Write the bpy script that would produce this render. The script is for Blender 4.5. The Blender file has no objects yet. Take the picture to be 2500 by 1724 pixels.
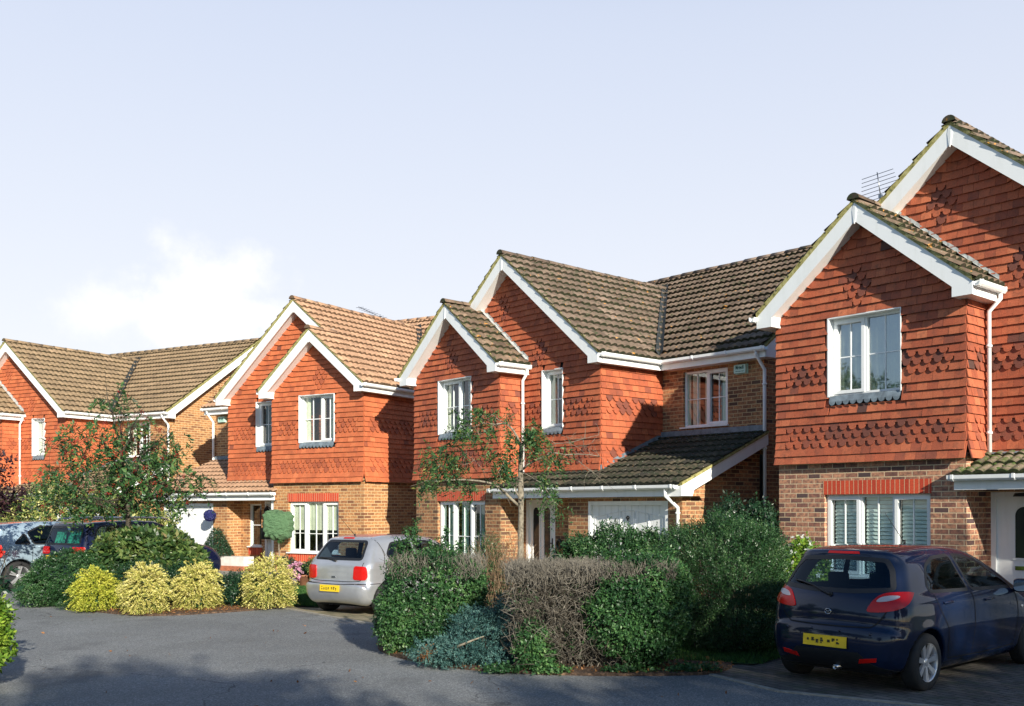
import bpy, bmesh, math, random
import numpy as np
from mathutils import Vector, Matrix, geometry
PI = math.pi
random.seed(7); RNG = np.random.default_rng(7)
SC = bpy.context.scene
# ------------------------------------------------------------ camera
cam = bpy.data.cameras.new("camera"); camo = bpy.data.objects.new("camera", cam)
SC.collection.objects.link(camo); SC.camera = camo
cam.sensor_fit = 'HORIZONTAL'; cam.sensor_width = 36.0
cam.lens = 2429.37 / 2500 * 36
cam.shift_x = -(1427.88 - 1250) / 2500
cam.shift_y = (1230.75 - 862) / 2500
cam.clip_start = 0.1; cam.clip_end = 3000
pt_, rl_ = 0.003, 0.002
fw = Vector((0, math.cos(pt_), math.sin(pt_))); up0 = Vector((0, -math.sin(pt_), math.cos(pt_))); rt0 = Vector((1, 0, 0))
rt = math.cos(rl_) * rt0 - math.sin(rl_) * up0; up = math.sin(rl_) * rt0 + math.cos(rl_) * up0
camo.matrix_world = Matrix(((rt.x, up.x, -fw.x, 0), (rt.y, up.y, -fw.y, 0), (rt.z, up.z, -fw.z, 1.8), (0, 0, 0, 1)))
SC.render.resolution_x = 1024; SC.render.resolution_y = 706
# ------------------------------------------------------------ world and sun
SUN_AZ, SUN_EL = math.radians(154), math.radians(21.5)
W = bpy.data.worlds.new("World"); SC.world = W; W.use_nodes = True
nt = W.node_tree; nt.nodes.clear()
def N(nt, t, **k):
    n = nt.nodes.new(t)
    for a, b in k.items(): setattr(n, a, b)
    return n
sky = N(nt, 'ShaderNodeTexSky', sky_type='NISHITA', sun_disc=False, sun_elevation=SUN_EL, sun_rotation=SUN_AZ,
        air_density=1.0, dust_density=0.35, ozone_density=3.0)
hs = N(nt, 'ShaderNodeHueSaturation'); hs.inputs['Saturation'].default_value = 1.3; hs.inputs['Value'].default_value = 1.4
tc = N(nt, 'ShaderNodeTexCoord'); sx = N(nt, 'ShaderNodeSeparateXYZ')
nt.links.new(tc.outputs['Generated'], sx.inputs[0])
# thin high cloud veil: brightens the air evenly, thicker low down
mr = N(nt, 'ShaderNodeMapRange'); mr.inputs[1].default_value = 0.0; mr.inputs[2].default_value = 0.55; mr.inputs[3].default_value = 0.97; mr.inputs[4].default_value = 0.80
nt.links.new(sx.outputs[2], mr.inputs[0])
veil = N(nt, 'ShaderNodeMix', data_type='RGBA'); 
vr = N(nt, 'ShaderNodeMapRange'); vr.inputs[1].default_value = .11; vr.inputs[2].default_value = .46; nt.links.new(sx.outputs[2], vr.inputs[0])
vc = N(nt, 'ShaderNodeMix', data_type='RGBA'); vc.inputs[6].default_value = (10.0, 10.05, 10.4, 1); vc.inputs[7].default_value = (8.1, 8.7, 10.2, 1); nt.links.new(vr.outputs[0], vc.inputs[0]); nt.links.new(vc.outputs[2], veil.inputs[7])
mr2 = N(nt, 'ShaderNodeMapRange', interpolation_type='SMOOTHSTEP'); mr2.inputs[1].default_value = .42; mr2.inputs[2].default_value = .85; mr2.inputs[3].default_value = 1.0; mr2.inputs[4].default_value = 0.12
nt.links.new(sx.outputs[2], mr2.inputs[0]); mm_ = N(nt, 'ShaderNodeMath', operation='MULTIPLY'); nt.links.new(mr.outputs[0], mm_.inputs[0]); nt.links.new(mr2.outputs[0], mm_.inputs[1])
# the veil lies over the northern half of the sky, in front of the photographer
mr3 = N(nt, 'ShaderNodeMapRange', interpolation_type='SMOOTHSTEP'); mr3.inputs[1].default_value = -.35; mr3.inputs[2].default_value = .45; mr3.inputs[3].default_value = .25; mr3.inputs[4].default_value = 1.0
nt.links.new(sx.outputs[1], mr3.inputs[0]); mm2 = N(nt, 'ShaderNodeMath', operation='MULTIPLY'); nt.links.new(mm_.outputs[0], mm2.inputs[0]); nt.links.new(mr3.outputs[0], mm2.inputs[1])
nt.links.new(mm2.outputs[0], veil.inputs[0]); nt.links.new(sky.outputs[0], hs.inputs['Color']); nt.links.new(hs.outputs[0], veil.inputs[6])
# a few cumulus banks: noise in direction space, masked around one bank on the left
def cloud(direction, radius, lo, hi, scale):
    vm = N(nt, 'ShaderNodeVectorMath', operation='DISTANCE'); vm.inputs[1].default_value = direction
    st = N(nt, 'ShaderNodeVectorMath', operation='MULTIPLY'); st.inputs[1].default_value = (1, 1, 1.9)
    nt.links.new(tc.outputs['Generated'], st.inputs[0]); nt.links.new(st.outputs[0], vm.inputs[0])
    no = N(nt, 'ShaderNodeTexNoise'); no.inputs['Scale'].default_value = scale; no.inputs['Detail'].default_value = 9; no.inputs['Roughness'].default_value = .6
    nt.links.new(tc.outputs['Generated'], no.inputs['Vector'])
    a = N(nt, 'ShaderNodeMath', operation='MULTIPLY_ADD'); a.inputs[1].default_value = radius * 2.6; a.inputs[2].default_value = -radius * 1.3
    nt.links.new(no.outputs[0], a.inputs[0])
    b = N(nt, 'ShaderNodeMath', operation='ADD'); nt.links.new(vm.outputs['Value'], b.inputs[0]); nt.links.new(a.outputs[0], b.inputs[1])
    m = N(nt, 'ShaderNodeMapRange', interpolation_type='SMOOTHSTEP'); m.inputs[1].default_value = hi; m.inputs[2].default_value = lo
    nt.links.new(b.outputs[0], m.inputs[0]); return m
def dirpix(x, y):
    v = Vector(((x - 1427.9) / 2429.4, 1, (1238 - y) / 2429.4)).normalized(); return (v.x, v.y, v.z * 1.9)
last = veil.outputs[2]
for d, r, lo, hi, s in ((dirpix(560, 680), .10, .0, .075, 10), (dirpix(400, 770), .085, .0, .062, 12), (dirpix(660, 760), .065, .0, .055, 13), (dirpix(300, 760), .07, .0, .07, 12), (dirpix(480, 790), .09, .0, .08, 11)):
    m = cloud(d, r, lo, hi, s)
    mx = N(nt, 'ShaderNodeMix', data_type='RGBA'); mx.inputs[7].default_value = (11.2, 11.2, 11.2, 1)
    nt.links.new(m.outputs[0], mx.inputs[0]); nt.links.new(last, mx.inputs[6]); last = mx.outputs[2]
bg = N(nt, 'ShaderNodeBackground'); bg.inputs['Strength'].default_value = 0.0638
out = N(nt, 'ShaderNodeOutputWorld'); nt.links.new(last, bg.inputs[0]); nt.links.new(bg.outputs[0], out.inputs[0])
sl = bpy.data.lights.new("sun", 'SUN'); sl.energy = 5.0; sl.angle = math.radians(0.55); sl.color = (1.0, 0.93, 0.80)
so = bpy.data.objects.new("sun", sl); SC.collection.objects.link(so)
sd = Vector((math.sin(SUN_AZ) * math.cos(SUN_EL), math.cos(SUN_AZ) * math.cos(SUN_EL), math.sin(SUN_EL)))
so.rotation_euler = sd.to_track_quat('Z', 'Y').to_euler(); so.location = sd * 40
SC.view_settings.view_transform = 'Standard'; SC.view_settings.look = 'None'; SC.view_settings.exposure = 0.62; SC.view_settings.gamma = 1.0
SC.render.engine = 'CYCLES'

# ------------------------------------------------------------ materials
MATS = {}
class M:
    """small node helper"""
    def __init__(s, name, rough=.6, color=(.5, .5, .5), **k):
        s.m = bpy.data.materials.new(name); s.m.use_nodes = True; s.nt = s.m.node_tree
        s.b = s.nt.nodes['Principled BSDF']; s.b.inputs['Base Color'].default_value = (*color, 1); s.b.inputs['Roughness'].default_value = rough
        for a, v in k.items(): s.b.inputs[a.replace('_', ' ')].default_value = v
        MATS[name] = s.m
    def n(s, t, ins=None, **k):
        x = N(s.nt, t, **k)
        for a, v in (ins or {}).items():
            if isinstance(v, bpy.types.NodeSocket): s.nt.links.new(v, x.inputs[a])
            else: x.inputs[a].default_value = v
        return x
    def link(s, a, b): s.nt.links.new(a, b)
    def obj(s): return s.n('ShaderNodeTexCoord').outputs['Object']
    def uv(s): return s.n('ShaderNodeTexCoord').outputs['UV']
    def noise(s, scale, vec=None, detail=4, rough=.6):
        return s.n('ShaderNodeTexNoise', {'Scale': scale, 'Detail': detail, 'Roughness': rough, 'Vector': vec or s.obj()}).outputs['Fac']
    def ramp(s, fac, stops, interp='LINEAR'):
        r = s.n('ShaderNodeValToRGB', {'Fac': fac}); e = r.color_ramp; e.interpolation = interp
        while len(e.elements) < len(stops): e.elements.new(.5)
        for i, (p, c) in enumerate(stops):
            e.elements[i].position = p; e.elements[i].color = (*c, 1) if len(c) == 3 else c
        return r.outputs['Color']
    def rng(s, fac, a, b, c=0., d=1.): return s.n('ShaderNodeMapRange', {0: fac, 1: a, 2: b, 3: c, 4: d}).outputs[0]
    def mix(s, f, a, b, mode='MIX'):
        x = s.n('ShaderNodeMix', data_type='RGBA', blend_type=mode)
        for nm, v in ((0, f), (6, a), (7, b)):
            if isinstance(v, bpy.types.NodeSocket): s.link(v, x.inputs[nm])
            else: x.inputs[nm].default_value = v if not isinstance(v, tuple) else ((*v, 1) if len(v) == 3 else v)
        return x.outputs[2]
    def math(s, op, a, b=0.): return s.n('ShaderNodeMath', {0: a, 1: b}, operation=op).outputs[0]
    def attr(s, name='rnd'): return s.n('ShaderNodeAttribute', attribute_name=name).outputs['Fac']
    def base(s, c): s.link(c, s.b.inputs['Base Color'])
    def bump(s, h, strength=.4, dist=.01):
        b = s.n('ShaderNodeBump', {'Height': h, 'Strength': strength, 'Distance': dist}); s.link(b.outputs[0], s.b.inputs['Normal'])
def plain(name, color, rough=.6, var=.0, scale=6, **k):
    s = M(name, rough, color, **k)
    if var:
        n = s.noise(scale); f = s.rng(n, .3, .7, 1 - var, 1 + var)
        s.base(s.mix(1., (*color, 1), s.n('ShaderNodeCombineColor', {0: f, 1: f, 2: f}).outputs[0], 'MULTIPLY'))
    return s.m
def clay(name, stops, dirt=.35):
    stops = [(p, (c[0] * .95, c[1] * 1.14, c[2] * 1.2)) for p, c in stops]
    s = M(name, .75); c = s.ramp(s.attr(), stops)
    n = s.noise(9, detail=6); c = s.mix(s.rng(n, .5, .75, 0, dirt), c, (.11, .05, .03))
    n2 = s.noise(60, detail=3); f = s.rng(n2, .25, .75, .78, 1.2)
    c = s.mix(1., c, s.n('ShaderNodeCombineColor', {0: f, 1: f, 2: f}).outputs[0], 'MULTIPLY')
    n3 = s.noise(1.1, detail=3); f3 = s.rng(n3, .3, .7, .82, 1.12)
    c = s.mix(1., c, s.n('ShaderNodeCombineColor', {0: f3, 1: f3, 2: f3}).outputs[0], 'MULTIPLY')
    s.base(c); s.bump(n2, .35, .004); return s.m
clay('clay_a', [(0, (.085, .034, .026)), (.2, (.22, .055, .032)), (.5, (.41, .082, .034)), (1, (.60, .155, .065))], .6)
clay('clay_b', [(0, (.10, .036, .026)), (.18, (.24, .055, .030)), (.5, (.44, .086, .032)), (1, (.60, .145, .055))], .5)
clay('clay_c', [(0, (.18, .048, .028)), (.14, (.38, .080, .032)), (.5, (.54, .115, .040)), (1, (.68, .17, .062))], .3)
def brick(name, c1, c2, c3, mortar, soft=.0):
    s = M(name, .85); uv = s.uv()
    bt = s.n('ShaderNodeTexBrick', {'Vector': uv, 'Color1': (0, 0, 0, 1), 'Color2': (1, 1, 1, 1), 'Mortar': (0.5, .5, .5, 1), 'Scale': 1.0, 'Mortar Size': .0075, 'Mortar Smooth': .25,
                                     'Bias': 0, 'Brick Width': .236, 'Row Height': .0805}, offset=.5)
    v = s.n('ShaderNodeSeparateColor', {0: bt.outputs['Color']}).outputs[0]
    c = s.ramp(v, [(0, c3), (.22, c2), (.55, c1), (1, tuple(min(1, x * 1.25) for x in c1))])
    n = s.noise(16, uv, 5); c = s.mix(s.rng(n, .42, .62, 0, .65), c, c3)
    n2 = s.noise(.55, uv, 3); f = s.rng(n2, .3, .7, .8, 1.15)
    c = s.mix(1., c, s.n('ShaderNodeCombineColor', {0: f, 1: f, 2: f}).outputs[0], 'MULTIPLY')
    c = s.mix(bt.outputs['Fac'], c, s.mix(s.rng(s.noise(30, uv), .3, .7), mortar, tuple(x * .72 for x in mortar)))
    s.base(c)
    h = s.math('SUBTRACT', s.math('MULTIPLY', n, .35), bt.outputs['Fac']); s.bump(h, .7, .006); return s.m
brick('brick_a', (.52, .25, .145), (.34, .145, .095), (.085, .055, .055), (.78, .60, .38))
brick('brick_b', (.42, .195, .085), (.27, .115, .055), (.10, .055, .035), (.60, .45, .24))
brick('brick_c', (.50, .245, .095), (.38, .165, .065), (.20, .085, .040), (.78, .58, .31))
def soldier():
    s = M('soldier_brick', .8); uv = s.uv()
    bt = s.n('ShaderNodeTexBrick', {'Vector': uv, 'Color1': (.50, .052, .022, 1), 'Color2': (.66, .085, .032, 1), 'Mortar': (.62, .42, .24, 1), 'Scale': 1.0, 'Mortar Size': .006, 'Mortar Smooth': .2,
                                     'Brick Width': .081, 'Row Height': 5.0}, offset=0)
    n = s.noise(40, uv); f = s.rng(n, .3, .7, .8, 1.15)
    s.base(s.mix(1., bt.outputs['Color'], s.n('ShaderNodeCombineColor', {0: f, 1: f, 2: f}).outputs[0], 'MULTIPLY')); s.bump(bt.outputs['Fac'], -.5, .006)
soldier()
def rooftile(name, cols, moss, orange, spots, mosscol=(.055, .085, .018)):
    s = M(name, .85); o = s.obj()
    c = s.ramp(s.attr(), [(0, cols[0]), (.5, cols[1]), (1, cols[2])])
    n = s.noise(5, o, 5); c = s.mix(s.rng(n, .35, .7, 0, .6), c, tuple(x * .45 for x in cols[0]))
    g = s.noise(28, o, 5, .7); f = s.rng(g, .25, .75, .7, 1.25)
    c = s.mix(1., c, s.n('ShaderNodeCombineColor', {0: f, 1: f, 2: f}).outputs[0], 'MULTIPLY')
    ed = s.attr('edge')      # course fronts: more moss grows there, and the colour is darkened
    mm = s.math('ADD', s.noise(7, o, 6, .7), s.math('MULTIPLY', ed, .16))
    c = s.mix(s.rng(mm, .72 - moss, .80 - moss, 0, .9), c, s.mix(s.rng(g, .35, .65), mosscol, tuple(x * .35 for x in mosscol)))
    if orange: c = s.mix(s.rng(s.noise(6.5, s.n('ShaderNodeVectorMath', {0: o, 1: (3, 9, 4)}, operation='ADD').outputs[0], 5, .65), .70 - orange, .73 - orange), c, (.60, .27, .035))
    if spots:
        v = s.n('ShaderNodeTexVoronoi', {'Vector': o, 'Scale': 22.}); vv = s.math('ADD', v.outputs['Distance'], s.math('MULTIPLY', s.noise(8, o), .5))
        c = s.mix(s.rng(vv, .30 + spots, .26 + spots), c, (.50, .48, .40))
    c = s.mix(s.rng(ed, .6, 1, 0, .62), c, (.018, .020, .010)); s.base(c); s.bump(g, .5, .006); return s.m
rooftile('roof_mossy', [(.115, .075, .050), (.20, .135, .090), (.27, .185, .125)], .15, .055, .04)
rooftile('roof_dark', [(.12, .082, .058), (.19, .135, .096), (.27, .195, .145)], .13, .05, .03, (.045, .075, .016))
rooftile('roof_shadowed', [(.028, .025, .018), (.060, .050, .032), (.14, .11, .065)], .20, .01, .05, (.030, .040, .014))  # porch tiles with the next house's shadow put into the colour
rooftile('roof_tan', [(.40, .235, .14), (.47, .28, .17), (.53, .33, .20)], -.12, 0, 0)
rooftile('roof_olive', [(.23, .16, .095), (.30, .21, .12), (.36, .25, .15)], .045, 0, 0, (.11, .11, .035))
rooftile('roof_green', [(.16, .12, .08), (.26, .20, .13), (.34, .26, .18)], .19, .02, .05, (.09, .15, .018))
def verge():
    s = M('verge_mortar', .9); n = s.noise(14, detail=5); s.base(s.ramp(n, [(.3, (.10, .11, .035)), (.5, (.34, .31, .11)), (.7, (.44, .42, .22))])); s.bump(n, .6, .01)
verge()
def upvc():
    s = M('white_upvc', .32, (.86, .87, .86)); n = s.noise(2.5, s.n('ShaderNodeMapping', {'Vector': s.obj(), 'Scale': (3, 3, .6)}).outputs[0], detail=6); s.base(s.mix(s.rng(n, .48, .8, 0, .35), (.86, .88, .87), (.62, .64, .58)))
upvc()
plain('lead', (.16, .20, .23), .5, .35, 9); plain('lead_pale', (.42, .44, .43), .5, .3, 9); plain('valley_dark', (.03, .035, .035), .7, .4, 9)
plain('glazing_bar', (.80, .82, .80), .35)
plain('curtain', (.70, .66, .52), .9, .15, 3)
plain('curtain_green', (.36, .50, .42), .9, .2, 3)
plain('shutter_white', (.80, .86, .83), .5)
plain('black_metal', (.012, .013, .014), .35)
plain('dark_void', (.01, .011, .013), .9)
plain('plaster', (.30, .27, .22), .9)
plain('chrome', (.55, .56, .58), .12, Metallic=1.0)
plain('silver_metal', (.30, .31, .32), .35, Metallic=1.0)
def glass(name, tint, refl):
    s = M(name); n = s.nt; n.nodes.remove(s.b)
    tr = s.n('ShaderNodeBsdfTransparent', {'Color': (*tint, 1)}); gl = s.n('ShaderNodeBsdfGlossy', {'Color': (.95, .97, 1, 1) if 'car' not in name else (.5, .6, .7, 1), 'Roughness': .02})
    lw = s.n('ShaderNodeLayerWeight', {'Blend': .5}); f = s.math('MULTIPLY_ADD', s.math('POWER', lw.outputs['Facing'], 5.), .92); f.node.inputs[2].default_value = refl + .04
    bp = s.n('ShaderNodeBump', {'Height': s.noise(1.6, detail=1), 'Strength': .12, 'Distance': .02}); s.link(bp.outputs[0], gl.inputs['Normal'])
    mx = s.n('ShaderNodeMixShader', {0: f, 1: tr.outputs[0], 2: gl.outputs[0]}); s.link(mx.outputs[0], n.nodes['Material Output'].inputs[0]); return s.m
glass('window_glass', (.80, .88, .86), .07)
glass('window_glass_sky', (.55, .62, .62), .30)
glass('car_glass', (.42, .52, .58), .02)
glass('car_glass_dark', (.10, .15, .16), .0)
def asphalt():
    s = M('asphalt', .9); o = s.obj(); a = s.noise(55, o, 4, .85); b = s.noise(.35, o, 5, .6); d = s.noise(5, o, 5)
    c = s.ramp(a, [(.28, (.046, .056, .066)), (.5, (.152, .162, .166)), (.72, (.45, .455, .445))])
    f = s.rng(b, .32, .68, .78, 1.25); c = s.mix(1., c, s.n('ShaderNodeCombineColor', {0: f, 1: f, 2: f}).outputs[0], 'MULTIPLY')
    c = s.mix(s.rng(d, .5, .75, 0, .35), c, (.16, .155, .14))
    v = s.n('ShaderNodeTexVoronoi', {'Vector': s.n('ShaderNodeVectorMath', {0: o, 1: s.n('ShaderNodeVectorMath', {0: s.n('ShaderNodeTexNoise', {'Vector': o, 'Scale': 1.3, 'Detail': 4.}).outputs['Color'], 1: (1.2, 1.2, 0)}, operation='MULTIPLY').outputs[0]}, operation='ADD').outputs[0], 'Scale': .22}, feature='DISTANCE_TO_EDGE')
    c = s.mix(s.rng(v.outputs['Distance'], .003, .0012, 0, .55), c, (.02, .02, .022)); c = s.mix(s.rng(s.noise(.8, o, 2), .62, .72, 0, .35), c, (.05, .052, .056))
    s.base(c); s.bump(a, .8, .012)
asphalt()
def paving(name, c1, c2, mortar, rot):
    s = M(name, .85); o = s.obj(); mp = s.n('ShaderNodeMapping', {'Vector': o, 'Rotation': (0, 0, rot)}).outputs[0]
    bt = s.n('ShaderNodeTexBrick', {'Vector': mp, 'Color1': (*c1, 1), 'Color2': (*c2, 1), 'Mortar': (*mortar, 1), 'Scale': 1.0, 'Mortar Size': .009, 'Mortar Smooth': .3, 'Brick Width': .21, 'Row Height': .105}, offset=.5)
    n = s.noise(2.0, o, 5); f = s.rng(n, .3, .7, .6, 1.3)
    c = s.mix(1., bt.outputs['Color'], s.n('ShaderNodeCombineColor', {0: f, 1: f, 2: f}).outputs[0], 'MULTIPLY')
    c = s.mix(s.rng(s.noise(5, o, 6), .5, .68, 0, .6), c, (.06, .085, .035))
    s.base(c); s.bump(s.math('SUBTRACT', s.noise(40, o), bt.outputs['Fac']), .8, .01)
paving('paving_a', (.17, .145, .125), (.105, .095, .09), (.04, .048, .03), .98)
paving('paving_c', (.36, .30, .20), (.26, .215, .15), (.09, .13, .05), .4)
plain('kerb_concrete', (.30, .28, .24), .9, .25, 12)
def soil():
    s = M('soil', .95); n = s.noise(22, detail=8, rough=.75); s.base(s.ramp(n, [(.32, (.018, .012, .008)), (.5, (.075, .045, .028)), (.62, (.21, .13, .08)), (.72, (.36, .26, .17))])); s.bump(n, 1., .03)
soil()
def grassmat(name, a, b, c):
    s = M(name, .8); n = s.noise(40, detail=6); s.base(s.ramp(n, [(.3, a), (.5, b), (.75, c)])); s.bump(n, 1., .03)
grassmat('lawn', (.010, .035, .010), (.030, .095, .022), (.07, .17, .035))
grassmat('far_ground', (.03, .05, .02), (.05, .08, .03), (.08, .11, .04))
def leaf(name, stops, rough=.5, trans=.25, spec=.4):
    s = M(name, rough); c = s.ramp(s.attr(), stops); s.base(c); s.b.inputs['Specular IOR Level'].default_value = spec
    tl = s.n('ShaderNodeBsdfTranslucent', {'Color': c}); mx = s.n('ShaderNodeMixShader', {0: trans, 1: s.b.outputs[0], 2: tl.outputs[0]})
    s.link(mx.outputs[0], s.nt.nodes['Material Output'].inputs[0]); return s.m
def bark(name, a, b, scale=18):
    s = M(name, .9); n = s.noise(scale, detail=6, rough=.7); s.base(s.ramp(n, [(.3, a), (.7, b)])); s.bump(n, .8, .01)
bark('bark_rowan', (.10, .085, .06), (.34, .30, .23)); bark('bark_dark', (.03, .025, .018), (.09, .075, .05)); bark('twig_dead', (.075, .070, .058), (.29, .26, .21)); bark('twig_shaded', (.03, .026, .020), (.12, .10, .075)); bark('twig_red', (.13, .085, .05), (.36, .25, .15))

# ------------------------------------------------------------ mesh helpers
def link(o, parent=None):
    SC.collection.objects.link(o)
    if parent: o.parent = parent
    return o
def tag(o, label, cat, group=None, kind=None):
    if label: o['label'] = label
    if cat: o['category'] = cat
    if group: o['group'] = group
    if kind: o['kind'] = kind
    return o
def empty(name, loc, rz=0., label=None, cat=None, group=None):
    o = bpy.data.objects.new(name, None); o.empty_display_size = .2; link(o); o.location = loc; o.rotation_euler = (0, 0, rz)
    return tag(o, label, cat, group)
class MB:
    def __init__(s, T=None, flip=False): s.v = []; s.f = []; s.uv = {}; s.r = {}; s.e = {}; s.T = T; s.flip = flip; s.sm = set()
    def vert(s, p): s.v.append(tuple(p)); return len(s.v) - 1
    def face(s, pts, uv=None, rnd=None, edge=None, smooth=False):
        i0 = len(s.v); s.v.extend(tuple(p) for p in pts); s.idx(list(range(i0, i0 + len(pts))), uv, rnd, edge, smooth)
    def idx(s, ids, uv=None, rnd=None, edge=None, smooth=False):
        k = len(s.f); s.f.append(ids)
        if uv: s.uv[k] = uv
        if rnd is not None: s.r[k] = rnd
        if edge is not None: s.e[k] = edge
        if smooth: s.sm.add(k)
    def box(s, a, b, rnd=None):
        (x0, y0, z0), (x1, y1, z1) = a, b
        p = [(x0, y0, z0), (x1, y0, z0), (x1, y1, z0), (x0, y1, z0), (x0, y0, z1), (x1, y0, z1), (x1, y1, z1), (x0, y1, z1)]
        i0 = len(s.v); s.v.extend(p)
        for q in ((0, 3, 2, 1), (4, 5, 6, 7), (0, 1, 5, 4), (1, 2, 6, 5), (2, 3, 7, 6), (3, 0, 4, 7)): s.idx([i0 + j for j in q], rnd=rnd)
    def prism(s, poly, ext, rnd=None, uv=None):
        """poly: list of 3-D points; ext: 3-D vector"""
        n = len(poly); i0 = len(s.v); e = Vector(ext)
        s.v.extend(tuple(p) for p in poly); s.v.extend(tuple(Vector(p) + e) for p in poly)
        s.idx([i0 + j for j in range(n)], rnd=rnd); s.idx([i0 + n + j for j in reversed(range(n))], rnd=rnd)
        for j in range(n):
            k = (j + 1) % n; s.idx([i0 + j, i0 + n + j, i0 + n + k, i0 + k], rnd=rnd)
    def tube(s, path, r, n=8, caps=True, smooth=True, rnd=None):
        path = [Vector(p) for p in path]; rr = r if hasattr(r, '__len__') else [r] * len(path)
        d0 = (path[1] - path[0]).normalized(); a = d0.orthogonal().normalized(); rings = []
        for i, p in enumerate(path):
            if i == 0: d = (path[1] - path[0]).normalized()
            elif i == len(path) - 1: d = (path[-1] - path[-2]).normalized()
            else: d = ((path[i + 1] - p).normalized() + (p - path[i - 1]).normalized()).normalized()
            a = (a - d * a.dot(d)).normalized(); b = d.cross(a)
            rings.append([s.vert(p + (a * math.cos(2 * PI * k / n) + b * math.sin(2 * PI * k / n)) * rr[i]) for k in range(n)])
        for i in range(len(rings) - 1):
            for k in range(n):
                s.idx([rings[i][k], rings[i][(k + 1) % n], rings[i + 1][(k + 1) % n], rings[i + 1][k]], smooth=smooth, rnd=rnd)
        if caps: s.idx(rings[0][::-1], rnd=rnd); s.idx(rings[-1], rnd=rnd)
    def lathe(s, prof, n=24, c=(0, 0, 0), axis='z', smooth=True):
        rings = []
        for r, z in prof:
            ring = []
            for k in range(n):
                a = 2 * PI * k / n; x, y = r * math.cos(a), r * math.sin(a)
                p = (x, y, z) if axis == 'z' else (x, z, y)
                ring.append(s.vert((p[0] + c[0], p[1] + c[1], p[2] + c[2])))
            rings.append(ring)
        for i in range(len(rings) - 1):
            for k in range(n): s.idx([rings[i][k], rings[i][(k + 1) % n], rings[i + 1][(k + 1) % n], rings[i + 1][k]], smooth=smooth)
    def build(s, name, mat, parent=None, T=None, flip=None):
        T = T or s.T; flip = s.flip if flip is None else flip
        me = bpy.data.meshes.new(name); vs = [T(p) for p in s.v] if T else s.v
        fs = [f[::-1] for f in s.f] if flip else s.f
        me.from_pydata(vs, [], fs)
        if s.uv:
            ul = me.uv_layers.new(name='UVMap'); dat = np.zeros(len(me.loops) * 2, np.float32); li = 0
            for k, f in enumerate(s.f):
                u = s.uv.get(k)
                if u:
                    u = u[::-1] if flip else u
                    for j in range(len(f)): dat[(li + j) * 2:(li + j) * 2 + 2] = u[j]
                li += len(f)
            ul.data.foreach_set('uv', dat)
        if s.r:
            at = me.attributes.new('rnd', 'FLOAT', 'FACE'); at.data.foreach_set('value', np.array([s.r.get(k, .5) for k in range(len(s.f))], np.float32))
        if s.e:
            at = me.attributes.new('edge', 'FLOAT', 'FACE'); at.data.foreach_set('value', np.array([s.e.get(k, 0.) for k in range(len(s.f))], np.float32))
        if s.sm: me.polygons.foreach_set('use_smooth', np.array([k in s.sm for k in range(len(s.f))], bool))
        me.materials.append(MATS[mat] if isinstance(mat, str) else mat); me.update()
        return link(bpy.data.objects.new(name, me), parent)
def np_mesh(name, V, F, mat, parent=None, rnd=None, smooth=False):
    """V (n,3) array, F (m,k) array with k = 3 or 4"""
    me = bpy.data.meshes.new(name); m, k = F.shape
    me.vertices.add(len(V)); me.vertices.foreach_set('co', V.astype(np.float32).ravel())
    me.loops.add(m * k); me.loops.foreach_set('vertex_index', F.astype(np.int32).ravel())
    me.polygons.add(m); me.polygons.foreach_set('loop_start', (np.arange(m) * k).astype(np.int32)); me.polygons.foreach_set('loop_total', np.full(m, k, np.int32))
    if smooth: me.polygons.foreach_set('use_smooth', np.ones(m, bool))
    me.update(calc_edges=True); me.validate()
    if rnd is not None:
        at = me.attributes.new('rnd', 'FLOAT', 'FACE'); at.data.foreach_set('value', rnd.astype(np.float32))
    me.materials.append(MATS[mat] if isinstance(mat, str) else mat)
    return link(bpy.data.objects.new(name, me), parent)
# ------------------------------------------------------------ houses
HP = dict(w1=3.342, e=.242, oh=.283, zE=5.029, m=.809, uR=2.941, d1=.5875, d2=2.225, zW=8.057, zTB=2.50, W3=8.70, zbb=4.838, dL=.145, zl=2.24, zlb=2.036, zlt=3.33, gauge=.132)
POSE = dict(A=(3.335, 17.079, -.821, 0., .058, -.001, .013), B=(-4.175, 24.665, -.809, -.008, .158, -.002, -.031),
            C=(-8.668, 27.715, -.515, -.009, .134, .001, -.024), D=(-23.219, 36.184, -.481, -.004, .124, .001, .04))
w1, e_, oh, zE, mS, uR, d1, d2, zW, zTB, W3, zbb, dL = [HP[k] for k in ('w1', 'e', 'oh', 'zE', 'm', 'uR', 'd1', 'd2', 'zW', 'zTB', 'W3', 'zbb', 'dL')]
vE = d2 - e_; vW = vE + (zW - zE) / mS; vB = 2 * vW - vE; zB = zE + mS * (uR + e_); G2 = 2 * uR; wvr = W3 + .27

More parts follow.
